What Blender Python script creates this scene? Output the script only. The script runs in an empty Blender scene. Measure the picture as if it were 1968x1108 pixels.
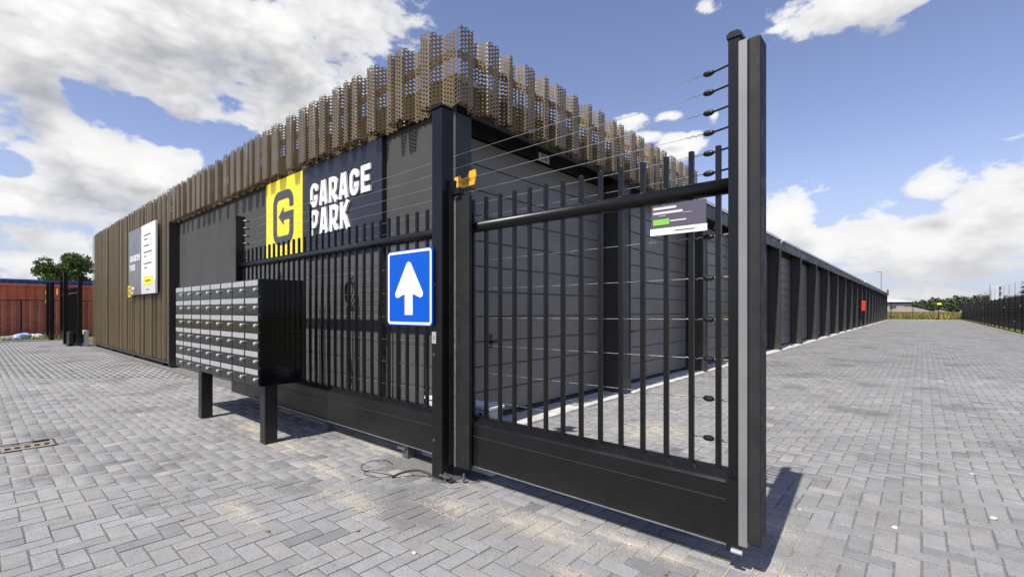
import bpy, bmesh, math, random
import numpy as np
from mathutils import Vector
R = random.Random(7)
rng = np.random.default_rng(7)
rad = math.radians
scene = bpy.context.scene
COL = scene.collection

# ------------------------------------------------------------------ camera
CAM_H = 1.30
YAW = math.atan2(787, 906.0)          # camera looks 41 degrees left of the lane direction (+Y)
cd = bpy.data.cameras.new('camera')
cam = bpy.data.objects.new('camera', cd); COL.objects.link(cam)
cam.location = (0, 0, CAM_H)
cam.rotation_euler = (rad(90), 0, YAW)
cd.sensor_fit = 'HORIZONTAL'; cd.sensor_width = 36
cd.lens = 906 / 1968 * 36
cd.shift_y = (596 - 554) / 1968
cd.clip_start = 0.05; cd.clip_end = 3000
scene.camera = cam

# ------------------------------------------------------------------ node helper
class NT:
    def __init__(s, tree): s.t = tree; s.n = tree.nodes; s.l = tree.links
    def node(s, typ, **kw):
        n = s.n.new(typ)
        for k, v in kw.items(): setattr(n, k, v)
        return n
    def put(s, sock, v):
        if v is None: return
        if isinstance(v, bpy.types.NodeSocket): s.l.new(v, sock)
        else:
            if sock.type == 'RGBA' and not hasattr(v, '__len__'): v = (v, v, v, 1)
            elif sock.type == 'RGBA' and len(v) == 3: v = (*v, 1)
            sock.default_value = v
    def m(s, op, a, b=None, c=None, clamp=False):
        n = s.n.new('ShaderNodeMath'); n.operation = op; n.use_clamp = clamp
        s.put(n.inputs[0], a); s.put(n.inputs[1], b)
        if c is not None: s.put(n.inputs[2], c)
        return n.outputs[0]
    def add(s, a, b): return s.m('ADD', a, b)
    def sub(s, a, b): return s.m('SUBTRACT', a, b)
    def mul(s, a, b): return s.m('MULTIPLY', a, b)
    def mx(s, a, b): return s.m('MAXIMUM', a, b)
    def ss(s, v, a, b):
        n = s.n.new('ShaderNodeMapRange'); n.interpolation_type = 'SMOOTHSTEP'
        s.put(n.inputs['Value'], v); n.inputs['From Min'].default_value = a; n.inputs['From Max'].default_value = b
        return n.outputs[0]
    def lin(s, v, a, b, c=0.0, d=1.0):
        n = s.n.new('ShaderNodeMapRange')
        s.put(n.inputs['Value'], v)
        for k, x in zip(('From Min', 'From Max', 'To Min', 'To Max'), (a, b, c, d)): n.inputs[k].default_value = x
        return n.outputs[0]
    def mix(s, f, a, b):
        n = s.n.new('ShaderNodeMix'); n.data_type = 'RGBA'
        s.put(n.inputs[0], f); s.put(n.inputs[6], a); s.put(n.inputs[7], b)
        return n.outputs[2]
    def vec(s, x, y, z):
        n = s.n.new('ShaderNodeCombineXYZ')
        s.put(n.inputs[0], x); s.put(n.inputs[1], y); s.put(n.inputs[2], z)
        return n.outputs[0]
    def sep(s, v):
        n = s.n.new('ShaderNodeSeparateXYZ'); s.l.new(v, n.inputs[0]); return n.outputs
    def noise(s, v, scale, detail=4, rough=0.55, dist=0.0, out=0):
        n = s.n.new('ShaderNodeTexNoise')
        if v is not None: s.l.new(v, n.inputs['Vector'])
        n.inputs['Scale'].default_value = scale; n.inputs['Detail'].default_value = detail
        n.inputs['Roughness'].default_value = rough; n.inputs['Distortion'].default_value = dist
        return n.outputs[out]
    def pos(s): return s.n.new('ShaderNodeNewGeometry').outputs['Position']

# ------------------------------------------------------------------ world: Nishita sky with cumulus
SUN = Vector((0.05, -0.68, 1.0)).normalized()      # towards the sun
w = bpy.data.worlds.new('World'); scene.world = w; w.use_nodes = True
W = NT(w.node_tree); W.n.clear()
sky = W.node('ShaderNodeTexSky', sky_type='NISHITA', sun_disc=False)
sky.sun_elevation = math.asin(SUN.z); sky.sun_rotation = math.atan2(SUN.x, SUN.y)
sky.altitude = 50; sky.air_density = 1.0; sky.dust_density = 0.4; sky.ozone_density = 2.6
SKY_STRENGTH = 0.13
tc = W.node('ShaderNodeTexCoord').outputs['Generated']
dx, dy, dz = W.sep(tc)
AZ = W.m('ARCTAN2', dx, dy)
EL = W.m('ARCSINE', dz)
def azel(px, py):
    a = (px - 984) / 906; b = (596 - py) / 906
    x = -math.sin(YAW) + a * math.cos(YAW); y = math.cos(YAW) + a * math.sin(YAW)
    return math.atan2(x, y), math.atan2(b, math.hypot(x, y))
# main cloud banks of the sky: seen place and extent of each, then strength
BANKS = [(330,50,330,130,1.0),(560,110,170,120,1.0),(650,40,140,100,1.0),(60,90,140,170,.95),(330,150,110,85,.9),(-120,120,160,200,.9),
         (150,300,190,120,1.0),(290,330,140,85,1.0),(60,380,150,65,.9),(370,300,50,45,.8),
         (60,445,120,45,.8),(110,505,190,30,.8),(420,345,45,35,.5),(-150,420,160,120,.8),
         (1700,-15,170,58,.95),(1358,15,38,30,.40),(1495,55,60,14,.30),
         (1212,228,42,24,.42),(1290,222,40,15,.36),(1315,280,55,30,.48),(1375,222,22,26,.36),(1240,265,40,16,.3),
         (1500,420,85,75,.95),(1600,470,90,50,.8),(1700,470,120,58,.95),(1800,355,60,34,.7),(1915,395,100,60,.9),(1850,455,140,50,1.0),
         (1650,515,150,24,.45),(1810,512,200,32,.6),(1760,560,300,22,.35),(2080,390,140,110,.8),(1560,395,60,25,.3)]
GAPS = [(170,190,110,60,1.3),(270,235,130,55,1.5),(420,275,130,55,1.4),(20,315,60,28,1.0),(90,440,100,35,.7),(1150,120,260,120,.8),(1560,250,200,90,.8),(1860,215,240,70,.9),(1780,130,240,75,.9),(1250,120,200,90,.6),(1600,400,70,40,.5),(1640,545,90,16,.5),(1880,548,90,14,.5),(1750,410,60,30,.4)]
def cloud_field(el, detail):
    m = None
    for px, py, rx, ry, wt in BANKS:
        a0, e0 = azel(px, py)
        a1, _ = azel(px - rx, py); a2, _ = azel(px + rx, py)
        _, e1 = azel(px, py + ry); _, e2 = azel(px, py - ry)
        ra = (a2 - a1) / 2; re = (e2 - e1) / 2
        u = W.m('MULTIPLY_ADD', AZ, 1 / ra, -a0 / ra); v = W.m('MULTIPLY_ADD', el, 1 / re, -e0 / re)
        r = W.m('SQRT', W.m('MULTIPLY_ADD', v, v, W.mul(u, u)))
        g = W.sub(wt, r)
        m = g if m is None else W.mx(m, g)
    m = W.mx(m, W.lin(el, 0.0, 0.17, -0.52, -1.0))
    for px, py, rx, ry, wt in GAPS:
        a0, e0 = azel(px, py); ra = (azel(px + rx, py)[0] - azel(px - rx, py)[0]) / 2; re = (azel(px, py - ry)[1] - azel(px, py + ry)[1]) / 2
        u = W.m('MULTIPLY_ADD', AZ, 1 / ra, -a0 / ra); v = W.m('MULTIPLY_ADD', el, 1 / re, -e0 / re)
        m = W.sub(m, W.mul(W.mx(W.sub(1.0, W.m('SQRT', W.m('MULTIPLY_ADD', v, v, W.mul(u, u)))), 0.0), wt))
    p = W.vec(dx, dy, W.mul(el, 1.7))
    n1 = W.noise(p, 4.6, detail, .57, .15)
    bl = W.m('ABSOLUTE', W.sub(W.noise(p, 13.0, detail - 3, .60), .5))
    d = W.add(W.mul(m, 0.62), W.mul(W.sub(n1, .5), 2.3))
    d = W.sub(d, W.mul(W.sub(bl, .09), 1.5))
    return d, n1, bl
D0, N0, B0 = cloud_field(EL, 8)
D1, N1, B1 = cloud_field(W.add(EL, 0.060), 5)
cover = W.ss(D0, -0.14, 0.10)
cover = W.mul(cover, W.lin(D0, -.14, .35, .72, 1.0))
thick = W.ss(D1, -0.30, 0.95)
shade = W.m('MULTIPLY_ADD', thick, .80, W.mul(W.sub(B0, .10), -.55))
shade = W.add(shade, W.mul(W.sub(N1, N0), .55))
lowair = W.ss(EL, 0.20, 0.0)
shade = W.mul(W.m('MINIMUM', W.mx(shade, 0.0), 1.0), W.sub(1.0, W.mul(lowair, .40)))
ccol = W.mix(shade, (0.76, 0.755, 0.745), (0.27, 0.28, 0.31))
# low clouds lie behind more air and take on the horizon's pale blue
ccol = W.mix(W.mul(lowair, .25), ccol, (0.50, 0.53, 0.58))
skyn = W.n.new('ShaderNodeVectorMath'); skyn.operation = 'MULTIPLY'; W.l.new(sky.outputs[0], skyn.inputs[0]); skyn.inputs[1].default_value = (SKY_STRENGTH*1.15, SKY_STRENGTH*.94, SKY_STRENGTH*.98)
haze = W.ss(EL, 0.30, 0.0)
skyc = W.mix(W.mul(haze, .85), skyn.outputs[0], (0.36, 0.43, 0.56))
up = W.ss(EL, -0.06, 0.0)
final = W.mix(W.mul(cover, up), skyc, ccol)
w.cycles.sampling_method = 'MANUAL'; w.cycles.sample_map_resolution = 256
bg = W.node('ShaderNodeBackground'); W.l.new(final, bg.inputs[0]); bg.inputs[1].default_value = 1.05
wo = W.node('ShaderNodeOutputWorld'); W.l.new(bg.outputs[0], wo.inputs[0])

# ------------------------------------------------------------------ sun and exposure
sd = bpy.data.lights.new('sun', 'SUN'); sd.energy = 4.9; sd.angle = rad(0.53); sd.color = (1.0, 0.955, 0.885)
so = bpy.data.objects.new('sun', sd); COL.objects.link(so)
so.rotation_euler = SUN.to_track_quat('Z', 'Y').to_euler(); so.location = (0, -20, 30)
scene.view_settings.view_transform = 'Standard'; scene.view_settings.look = 'None'
scene.view_settings.exposure = 0.32; scene.view_settings.gamma = 1.0
scene.view_settings.use_curve_mapping = False
scene.render.engine = 'CYCLES'
scene.render.resolution_x = 1024; scene.render.resolution_y = 576

# ------------------------------------------------------------------ materials
MATS = {}
def mat(name, col, rough=0.5, metal=0.0, spec=0.5, nscale=0, namp=0.0, bump=0.0, bscale=200, coat=0.0, dirt=0.0, emit=None):
    if name in MATS: return MATS[name]
    m = bpy.data.materials.new(name); m.use_nodes = True; T = NT(m.node_tree)
    b = T.n['Principled BSDF']
    b.inputs['Roughness'].default_value = rough; b.inputs['Metallic'].default_value = metal
    b.inputs['Specular IOR Level'].default_value = spec; b.inputs['Coat Weight'].default_value = coat
    c = None
    if nscale:
        p = T.pos()
        n = T.noise(p, nscale, 5, .6)
        f = T.lin(n, .3, .7, 1 - namp, 1 + namp)
        vm = T.n.new('ShaderNodeVectorMath'); vm.operation = 'SCALE'; vm.inputs[0].default_value = col; T.l.new(f, vm.inputs['Scale'])
        c = vm.outputs[0]
        rr = T.lin(T.noise(p, nscale * 2.3, 3), .3, .7, max(0.03, rough * .8), min(1, rough * 1.25)); T.l.new(rr, b.inputs['Roughness'])
        if dirt:
            z = T.sep(p)[2]
            d = T.mul(T.ss(T.add(z, T.mul(T.sub(T.noise(p, 14, 4), .5), .35)), .32, .0), dirt)
            c = T.mix(d, c, (.30, .26, .20))
        T.l.new(c, b.inputs['Base Color'])
    else: b.inputs['Base Color'].default_value = (*col, 1)
    if bump:
        p = T.pos(); bn = T.node('ShaderNodeBump'); bn.inputs['Strength'].default_value = bump; bn.inputs['Distance'].default_value = .004
        T.l.new(T.noise(p, bscale, 3, .6), bn.inputs['Height']); T.l.new(bn.outputs[0], b.inputs['Normal'])
    MATS[name] = m; return m
M_black = mat('black_powder_coat', (.006, .006, .0065), .33, spec=.32, nscale=3, namp=.25, bump=.06, bscale=600, dirt=.03)
M_gate = mat('gate_black_coat', (.007, .007, .0072), .31, spec=.36, nscale=2, namp=.25, bump=.03, bscale=500, dirt=.025)
M_mailside = mat('mailbox_black', (.004, .004, .005), .09, spec=.4, nscale=2, namp=.15)
M_mailleg = mat('mailbox_leg_coat', (.010, .0105, .011), .35, spec=.35, nscale=4, namp=.2, dirt=.04)
M_stucco = mat('dark_stucco', (.068, .066, .063), .85, spec=.25, nscale=1.3, namp=.10, bump=.9, bscale=160)
M_plank = mat('dark_cladding', (.085, .083, .081), .55, nscale=1.1, namp=.10, bump=.15, bscale=90)
M_trim = mat('anthracite_trim', (.018, .018, .019), .42, nscale=1.5, namp=.15, bump=.05, bscale=200, dirt=.12)
M_fin = mat('anthracite_pilaster', (.040, .038, .035), .5, nscale=1.2, namp=.12, bump=.05, bscale=150, dirt=.10)
M_door = mat('door_anthracite', (.150, .140, .129), .38, spec=.5, nscale=.8, namp=.10, bump=.12, bscale=120, dirt=.10)
M_dark = mat('dark_gap', (.012, .012, .012), .7)
M_roof = mat('roof_membrane', (.12, .12, .12), .9, nscale=2, namp=.2)
M_alu = mat('aluminium', (.62, .62, .63), .38, metal=.85, nscale=8, namp=.08)
M_steel = mat('galvanised_steel', (.45, .45, .46), .42, metal=.9, nscale=30, namp=.2)
M_chrome = mat('lock_chrome', (.80, .80, .78), .32, metal=.8)
M_conc = mat('concrete_plinth', (.52, .50, .46), .9, spec=.2, nscale=5, namp=.22, bump=.4, bscale=80)
M_kerb = mat('kerb_concrete', (.46, .45, .42), .9, spec=.2, nscale=4, namp=.2, bump=.4, bscale=80)
M_bronze = mat('bronze_perforated_sheet', (.215, .160, .090), .38, metal=.45, spec=.5, nscale=2.5, namp=.12)
M_yellow = mat('sign_yellow', (.86, .70, .02), .38, nscale=2, namp=.03)
M_navy = mat('sign_anthracite_panel', (.022, .022, .028), .30, spec=.35, nscale=1.2, namp=.08)
M_logo = mat('logo_dark', (.055, .055, .058), .4)
M_white = mat('white_acrylic', (.82, .82, .80), .35)
M_whitep = mat('white_print', (.78, .78, .77), .4, nscale=2, namp=.03)
M_lgrey = mat('light_grey_print', (.60, .61, .62), .4)
M_print = mat('dark_print', (.05, .05, .055), .5)
M_label = mat('label_strip', (.36, .36, .35), .35, nscale=20, namp=.05)
M_mdoor = mat('mailbox_door_anthracite', (.012, .0118, .0115), .15, spec=.28, nscale=1.5, namp=.25)
M_blue = mat('road_sign_blue', (.0, .085, .50), .55, spec=.25)
M_signwhite = mat('road_sign_white', (.85, .85, .85), .35)
M_warn = mat('warning_yellow', (.86, .45, .01), .45)
M_orange = mat('warning_orange', (.80, .24, .02), .5)
M_violet = mat('notice_violet_grey', (.10, .085, .115), .4)
M_green = mat('notice_green', (.22, .55, .06), .4)
M_wire = mat('fence_wire', (.55, .55, .53), .35, metal=.7)
M_ins = mat('insulator_black', (.007, .007, .007), .35)
M_rubber = mat('rubber_edge', (.022, .0215, .021), .6, spec=.35, nscale=6, namp=.2, bump=.15, bscale=80)
M_red = mat('fire_red', (.62, .035, .02), .4)
M_motor = mat('motor_housing', (.60, .60, .58), .45, nscale=5, namp=.06)
M_trunk = mat('bark', (.09, .07, .05), .9, nscale=12, namp=.3)
M_bluecont = mat('blue_container', (.035, .10, .26), .5, nscale=1.5, namp=.25)
M_tarpw = mat('white_plastic', (.70, .70, .70), .4, nscale=6, namp=.15)
M_tarpb = mat('blue_plastic', (.30, .38, .62), .4, nscale=6, namp=.3)
M_halldark = mat('hall_grey', (.055, .06, .065), .7)
M_hallroof = mat('hall_roof', (.75, .76, .77), .5)
M_tower = mat('tower_panel', (.45, .47, .50), .6, nscale=.4, namp=.1)
M_stone = mat('loose_stone', (.55, .50, .42), .8, nscale=40, namp=.2)
M_leaf_dead = mat('dry_leaf', (.28, .15, .06), .7)
M_heap = mat('sand_heap_soil', (.25, .205, .17), .95, spec=.1, nscale=.8, namp=.18, bump=.8, bscale=3)
M_heapw = mat('white_sand', (.66, .62, .54), .95, spec=.1, nscale=.8, namp=.12)
M_iron = mat('cast_iron', (.06, .055, .05), .55, metal=.4, nscale=20, namp=.3)

def red_container_mat():
    m = bpy.data.materials.new('red_container_paint'); m.use_nodes = True; T = NT(m.node_tree); b = T.n['Principled BSDF']
    p = T.pos(); n = T.noise(p, 1.4, 6, .65); n2 = T.noise(p, 6, 6, .7)
    c = T.mix(T.ss(n, .35, .65), (.56, .150, .068), (.47, .105, .05))
    z = T.sep(p)[2]
    rust = T.ss(T.add(T.mul(T.sub(n2, .5), 1.6), T.mul(T.sub(1.3, z), .38)), .15, .42)
    c = T.mix(T.mul(rust, .75), c, (.22, .085, .035))
    st = T.ss(T.noise(p, 3.1, 5, .7), .64, .70)
    c = T.mix(T.mul(st, .75), c, (.05, .035, .03))
    T.l.new(c, b.inputs['Base Color']); b.inputs['Roughness'].default_value = .55
    return m
M_redcont = red_container_mat()

def foliage(name, c1, c2, trans=.25):
    m = bpy.data.materials.new(name); m.use_nodes = True; T = NT(m.node_tree); b = T.n['Principled BSDF']
    g = T.node('ShaderNodeNewGeometry').outputs['Random Per Island']
    c = T.mix(g, c1, c2); T.l.new(c, b.inputs['Base Color']); b.inputs['Roughness'].default_value = .6
    b.inputs['Specular IOR Level'].default_value = .25
    tr = T.node('ShaderNodeBsdfTranslucent'); T.l.new(c, tr.inputs[0])
    mx = T.node('ShaderNodeMixShader'); mx.inputs[0].default_value = trans
    T.l.new(b.outputs[0], mx.inputs[1]); T.l.new(tr.outputs[0], mx.inputs[2])
    T.l.new(mx.outputs[0], T.n['Material Output'].inputs[0])
    return m
M_leaf = foliage('tree_leaf', (.045, .085, .018), (.10, .15, .035))
M_wood = foliage('wood_leaf', (.050, .070, .034), (.10, .125, .062), .15)
M_conif = foliage('conifer_needle', (.030, .060, .022), (.08, .115, .04), .12)
M_grass = foliage('field_grass', (.085, .12, .03), (.32, .27, .12), .3)
M_grassg = foliage('verge_grass', (.18, .20, .05), (.40, .36, .13), .3)
M_flower = foliage('yellow_flower', (.55, .38, .03), (.45, .36, .05), .2)

# sand spilled on the paving: centre, half sizes
SAND = [(-1.75,2.25,.55,.20),(-2.35,2.10,.30,.16),(-1.15,2.42,.45,.12),(-2.95,1.72,.45,.13),(-3.7,1.9,.55,.13),(-4.55,2.0,.55,.22),(-5.6,2.05,.6,.22),
        (-3.35,1.15,.35,.10),(-.75,3.15,.30,.30),(-.62,2.62,.35,.2),(-1.3,1.95,.22,.08),(-2.7,3.9,.75,.5),(-2.2,4.9,.5,.6),(-3.9,2.55,.35,.12)]
def sand_mask(T, p, soft=.0):
    x, y, z = T.sep(p); m = None
    for cx, cy, ax, ay in SAND:
        u = T.m('MULTIPLY_ADD', x, 1 / ax, -cx / ax); v = T.m('MULTIPLY_ADD', y, 1 / ay, -cy / ay)
        g = T.sub(1.0, T.m('SQRT', T.m('MULTIPLY_ADD', u, u, T.mul(v, v))))
        m = g if m is None else T.mx(m, g)
    return T.mx(m, -1.0)
def paver_mat():
    m = bpy.data.materials.new('concrete_paver'); m.use_nodes = True; T = NT(m.node_tree); b = T.n['Principled BSDF']
    p = T.pos()
    isl = T.node('ShaderNodeNewGeometry').outputs['Random Per Island']
    oi = T.node('ShaderNodeObjectInfo').outputs['Random']
    r = T.m('FRACT', T.add(isl, T.mul(oi, 7.31)))
    r2 = T.m('FRACT', T.mul(r, 17.37))
    val = T.m('MULTIPLY_ADD', r, .050, .236)
    val = T.add(val, T.mul(T.ss(r2, .975, .98), .06))
    val = T.sub(val, T.mul(T.ss(r2, .05, .04), .06))
    n = T.noise(p, 9, 4, .6); val = T.mul(val, T.lin(n, .3, .7, .90, 1.10))
    lo = T.noise(p, .55, 3, .55); val = T.mul(val, T.lin(lo, .3, .7, .88, 1.10))
    c = T.n.new('ShaderNodeCombineColor'); 
    T.l.new(T.mul(val, T.lin(r2, 0, 1, 1.00, 1.035)), c.inputs[0]); T.l.new(T.mul(val, 1.0), c.inputs[1]); T.l.new(T.mul(val, T.lin(r2, 0, 1, 1.01, .925)), c.inputs[2])
    col = c.outputs[0]
    # exposed grit: fine dark and light specks
    sp = T.noise(p, 130, 4, .7)
    col = T.mix(T.mul(T.ss(sp, .55, .61), .80), col, (.11, .107, .10))
    col = T.mix(T.mul(T.ss(sp, .36, .30), .45), col, (.50, .49, .47))
    # damp, dark grit lying in loose patches
    gp = T.add(T.noise(p, .9, 4, .6), T.mul(T.sub(T.noise(p, 60, 3, .6), .5), .35))
    col = T.mix(T.mul(T.ss(gp, .555, .645), .62), col, (.125, .121, .117))
    # spilled sand
    sm = sand_mask(T, p)
    g = T.add(T.mul(sm, .62), T.mul(T.sub(T.noise(p, 13, 5, .65), .5), 1.25))
    g = T.add(g, T.mul(T.sub(T.noise(p, 95, 4, .8), .5), 2.6))
    sandc = T.mix(T.ss(T.noise(p, 240, 2, .6), .35, .65), (.30, .265, .21), (.54, .495, .405))
    col = T.mix(T.mul(T.ss(g, .24, .50), .78), col, sandc)
    T.l.new(col, b.inputs['Base Color'])
    b.inputs['Roughness'].default_value = .88; b.inputs['Specular IOR Level'].default_value = .25
    bn = T.node('ShaderNodeBump'); bn.inputs['Strength'].default_value = .55; bn.inputs['Distance'].default_value = .003
    T.l.new(T.add(T.noise(p, 220, 3, .6), T.mul(T.noise(p, 30, 3), .8)), bn.inputs['Height']); T.l.new(bn.outputs[0], b.inputs['Normal'])
    return m
def joint_mat():
    m = bpy.data.materials.new('joint_sand'); m.use_nodes = True; T = NT(m.node_tree); b = T.n['Principled BSDF']
    p = T.pos()
    gr = T.noise(p, 150, 3, .7)
    c1 = T.mix(T.ss(gr, .35, .65), (.10, .097, .091), (.25, .243, .23))
    c2 = T.mix(T.ss(gr, .35, .65), (.24, .20, .15), (.56, .50, .39))
    sm = sand_mask(T, p)
    f = T.ss(T.add(T.mul(sm, .8), T.mul(T.sub(T.noise(p, 4, 4, .6), .5), 1.6)), -.35, .35)
    col = T.mix(f, c1, c2); T.l.new(col, b.inputs['Base Color']); b.inputs['Roughness'].default_value = .95
    b.inputs['Specular IOR Level'].default_value = .1
    bn = T.node('ShaderNodeBump'); bn.inputs['Strength'].default_value = .9; bn.inputs['Distance'].default_value = .004
    T.l.new(gr, bn.inputs['Height']); T.l.new(bn.outputs[0], b.inputs['Normal'])
    return m
def ground_mat():
    m = bpy.data.materials.new('field_ground'); m.use_nodes = True; T = NT(m.node_tree); b = T.n['Principled BSDF']
    p = T.pos(); n = T.noise(p, .12, 6, .65); n2 = T.noise(p, 3, 5, .65)
    c = T.mix(T.ss(n, .4, .6), (.16, .15, .05), (.27, .22, .10)); c = T.mix(T.mul(T.ss(n2, .45, .6), .5), c, (.10, .11, .035))
    T.l.new(c, b.inputs['Base Color']); b.inputs['Roughness'].default_value = 1.0; b.inputs['Specular IOR Level'].default_value = .1
    return m
M_paver = paver_mat(); M_joint = joint_mat(); M_ground = ground_mat()

# ------------------------------------------------------------------ mesh helpers
class MB:
    def __init__(s): s.v = []; s.f = []; s.mi = []
    def face(s, idx, mi=0): s.f.append(tuple(idx)); s.mi.append(mi)
    def box(s, x0, x1, y0, y1, z0, z1, mi=0):
        b = len(s.v); s.v += [(x0,y0,z0),(x1,y0,z0),(x1,y1,z0),(x0,y1,z0),(x0,y0,z1),(x1,y0,z1),(x1,y1,z1),(x0,y1,z1)]
        for q in ((0,3,2,1),(4,5,6,7),(0,1,5,4),(1,2,6,5),(2,3,7,6),(3,0,4,7)): s.face([b+i for i in q], mi)
        return s
    def prism(s, poly, axis, a, b_, mi=0):
        # poly: 2-D outline; axis 'x': (y,z), 'y': (x,z), 'z': (x,y)
        n = len(poly); b = len(s.v)
        def P(p, t): return {'x': (t,p[0],p[1]), 'y': (p[0],t,p[1]), 'z': (p[0],p[1],t)}[axis]
        s.v += [P(p, a) for p in poly] + [P(p, b_) for p in poly]
        s.face([b+i for i in range(n)], mi); s.face([b+n+i for i in reversed(range(n))], mi)
        for i in range(n): j = (i+1) % n; s.face([b+i, b+n+i, b+n+j, b+j], mi)
        return s
    def tube(s, pts, r, n=8, mi=0, caps=True):
        pts = [Vector(p) for p in pts]; rings = []
        rs = r if hasattr(r, '__len__') else [r] * len(pts)
        up = None
        for i, p in enumerate(pts):
            d = (pts[min(i+1, len(pts)-1)] - pts[max(i-1, 0)]).normalized()
            if up is None:
                up = Vector((0,0,1)) if abs(d.z) < .9 else Vector((1,0,0))
            a = d.cross(up).normalized(); u = a.cross(d).normalized(); up = u
            b = len(s.v)
            for k in range(n):
                t = 2*math.pi*k/n; q = p + (a*math.cos(t) + u*math.sin(t)) * rs[i]; s.v.append(tuple(q))
            rings.append(b)
        for i in range(len(rings)-1):
            for k in range(n):
                j = (k+1) % n; s.face([rings[i]+k, rings[i]+j, rings[i+1]+j, rings[i+1]+k], mi)
        if caps:
            s.face([rings[0]+k for k in reversed(range(n))], mi); s.face([rings[-1]+k for k in range(n)], mi)
        return s
    def quadstrip(s, path, wd, mi=0): ...
    def ball(s, c, r, seg=10, rings=6, mi=0, sc=(1,1,1), jit=0):
        b = len(s.v); s.v.append((c[0], c[1], c[2]+r*sc[2]))
        for i in range(1, rings):
            t = math.pi*i/rings
            for k in range(seg):
                p = 2*math.pi*k/seg; q = r*(1+R.uniform(-jit, jit))
                s.v.append((c[0]+q*sc[0]*math.sin(t)*math.cos(p), c[1]+q*sc[1]*math.sin(t)*math.sin(p), c[2]+q*sc[2]*math.cos(t)))
        s.v.append((c[0], c[1], c[2]-r*sc[2])); e = len(s.v)-1
        for k in range(seg): s.face([b, b+1+k, b+1+(k+1)%seg], mi)
        for i in range(rings-2):
            for k in range(seg):
                a0 = b+1+i*seg; s.face([a0+k, a0+seg+k, a0+seg+(k+1)%seg, a0+(k+1)%seg], mi)
        a0 = b+1+(rings-2)*seg
        for k in range(seg): s.face([a0+k, e, a0+(k+1)%seg], mi)
        return s
    def build(s, name, mats, parent=None, smooth=False, bevel=0, fix=True):
        V = np.array(s.v, float); c = (V.min(0)+V.max(0))/2; c[2] = V[:,2].min()
        me = bpy.data.meshes.new(name); me.from_pydata((V-c).tolist(), [], s.f)
        for m in (mats if isinstance(mats, (list, tuple)) else [mats]): me.materials.append(m)
        if any(s.mi): me.polygons.foreach_set('material_index', s.mi)
        if fix:
            bm = bmesh.new(); bm.from_mesh(me); bmesh.ops.recalc_face_normals(bm, faces=bm.faces); bm.to_mesh(me); bm.free()
        if smooth: me.shade_smooth() if smooth is True else me.shade_smooth()
        o = bpy.data.objects.new(name, me); COL.objects.link(o); o.location = c
        if parent is not None:
            o.parent = parent; o.location = Vector(c) - world_loc(parent)
        if bevel:
            md = o.modifiers.new('bevel', 'BEVEL'); md.width = bevel; md.segments = 2; md.limit_method = 'ANGLE'; md.angle_limit = rad(40)
        return o
def world_loc(o):
    v = Vector(o.location); p = o.parent
    while p is not None: v += Vector(p.location); p = p.parent
    return v
def tag(o, label, cat=None, group=None, kind=None):
    if label: o['label'] = label
    if cat: o['category'] = cat
    if group: o['group'] = group
    if kind: o['kind'] = kind
    return o
def thing(name, label, cat, loc=(0,0,0), group=None):
    o = bpy.data.objects.new(name, None); COL.objects.link(o); o.location = loc; o.empty_display_size = .2
    return tag(o, label, cat, group)
def copy_tree(o, parent=None, delta=None):
    c = o.copy(); COL.objects.link(c); c.parent = parent
    if delta is not None: c.location = Vector(o.location) + Vector(delta)
    for ch in list(o.children): copy_tree(ch, c)
    return c
def bx(name, m, parent, *a, bevel=0): return MB().box(*a).build(name, m, parent, bevel=bevel)
def stroke(path, wd, closed=False):
    """outline polygon of a flat stroke with mitred joints"""
    n = len(path); L = []; Q = []
    for i, p in enumerate(path):
        p = Vector(p)
        if i == 0: d0 = d1 = (Vector(path[1]) - p).normalized()
        elif i == n-1: d0 = d1 = (p - Vector(path[-2])).normalized()
        else: d0 = (p - Vector(path[i-1])).normalized(); d1 = (Vector(path[i+1]) - p).normalized()
        n0 = Vector((-d0.y, d0.x)); n1 = Vector((-d1.y, d1.x)); b = (n0+n1).normalized()
        k = wd/2/max(.4, b.dot(n0)); L.append(p + b*k); Q.append(p - b*k)
    return L, Q
def add_stroke(mb, path, wd, axis, a, b_, mi=0):
    L, Q = stroke(path, wd)
    def P(p, t): return {'x': (t,p[0],p[1]), 'y': (p[0],t,p[1]), 'z': (p[0],p[1],t)}[axis]
    b = len(mb.v); n = len(L)
    for i in range(n): mb.v += [P(L[i],a), P(Q[i],a), P(L[i],b_), P(Q[i],b_)]
    for i in range(n-1):
        o = b+4*i; q = o+4
        for f in ((0,1,5,4),(2,6,7,3),(0,4,6,2),(1,3,7,5)): mb.face([o+k if k < 4 else q+k-4 for k in f], mi)
    mb.face([b,b+2,b+3,b+1], mi); o = b+4*(n-1); mb.face([o,o+1,o+3,o+2], mi)
def arc(cx, cy, r, a0, a1, n=6): return [(cx+r*math.cos(rad(a0+(a1-a0)*i/n)), cy+r*math.sin(rad(a0+(a1-a0)*i/n))) for i in range(n+1)]
def rrect(x0, x1, y0, y1, r, n=4):
    return arc(x1-r,y1-r,r,0,90,n)+arc(x0+r,y1-r,r,90,180,n)+arc(x0+r,y0+r,r,180,270,n)+arc(x1-r,y0+r,r,270,360,n)
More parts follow.
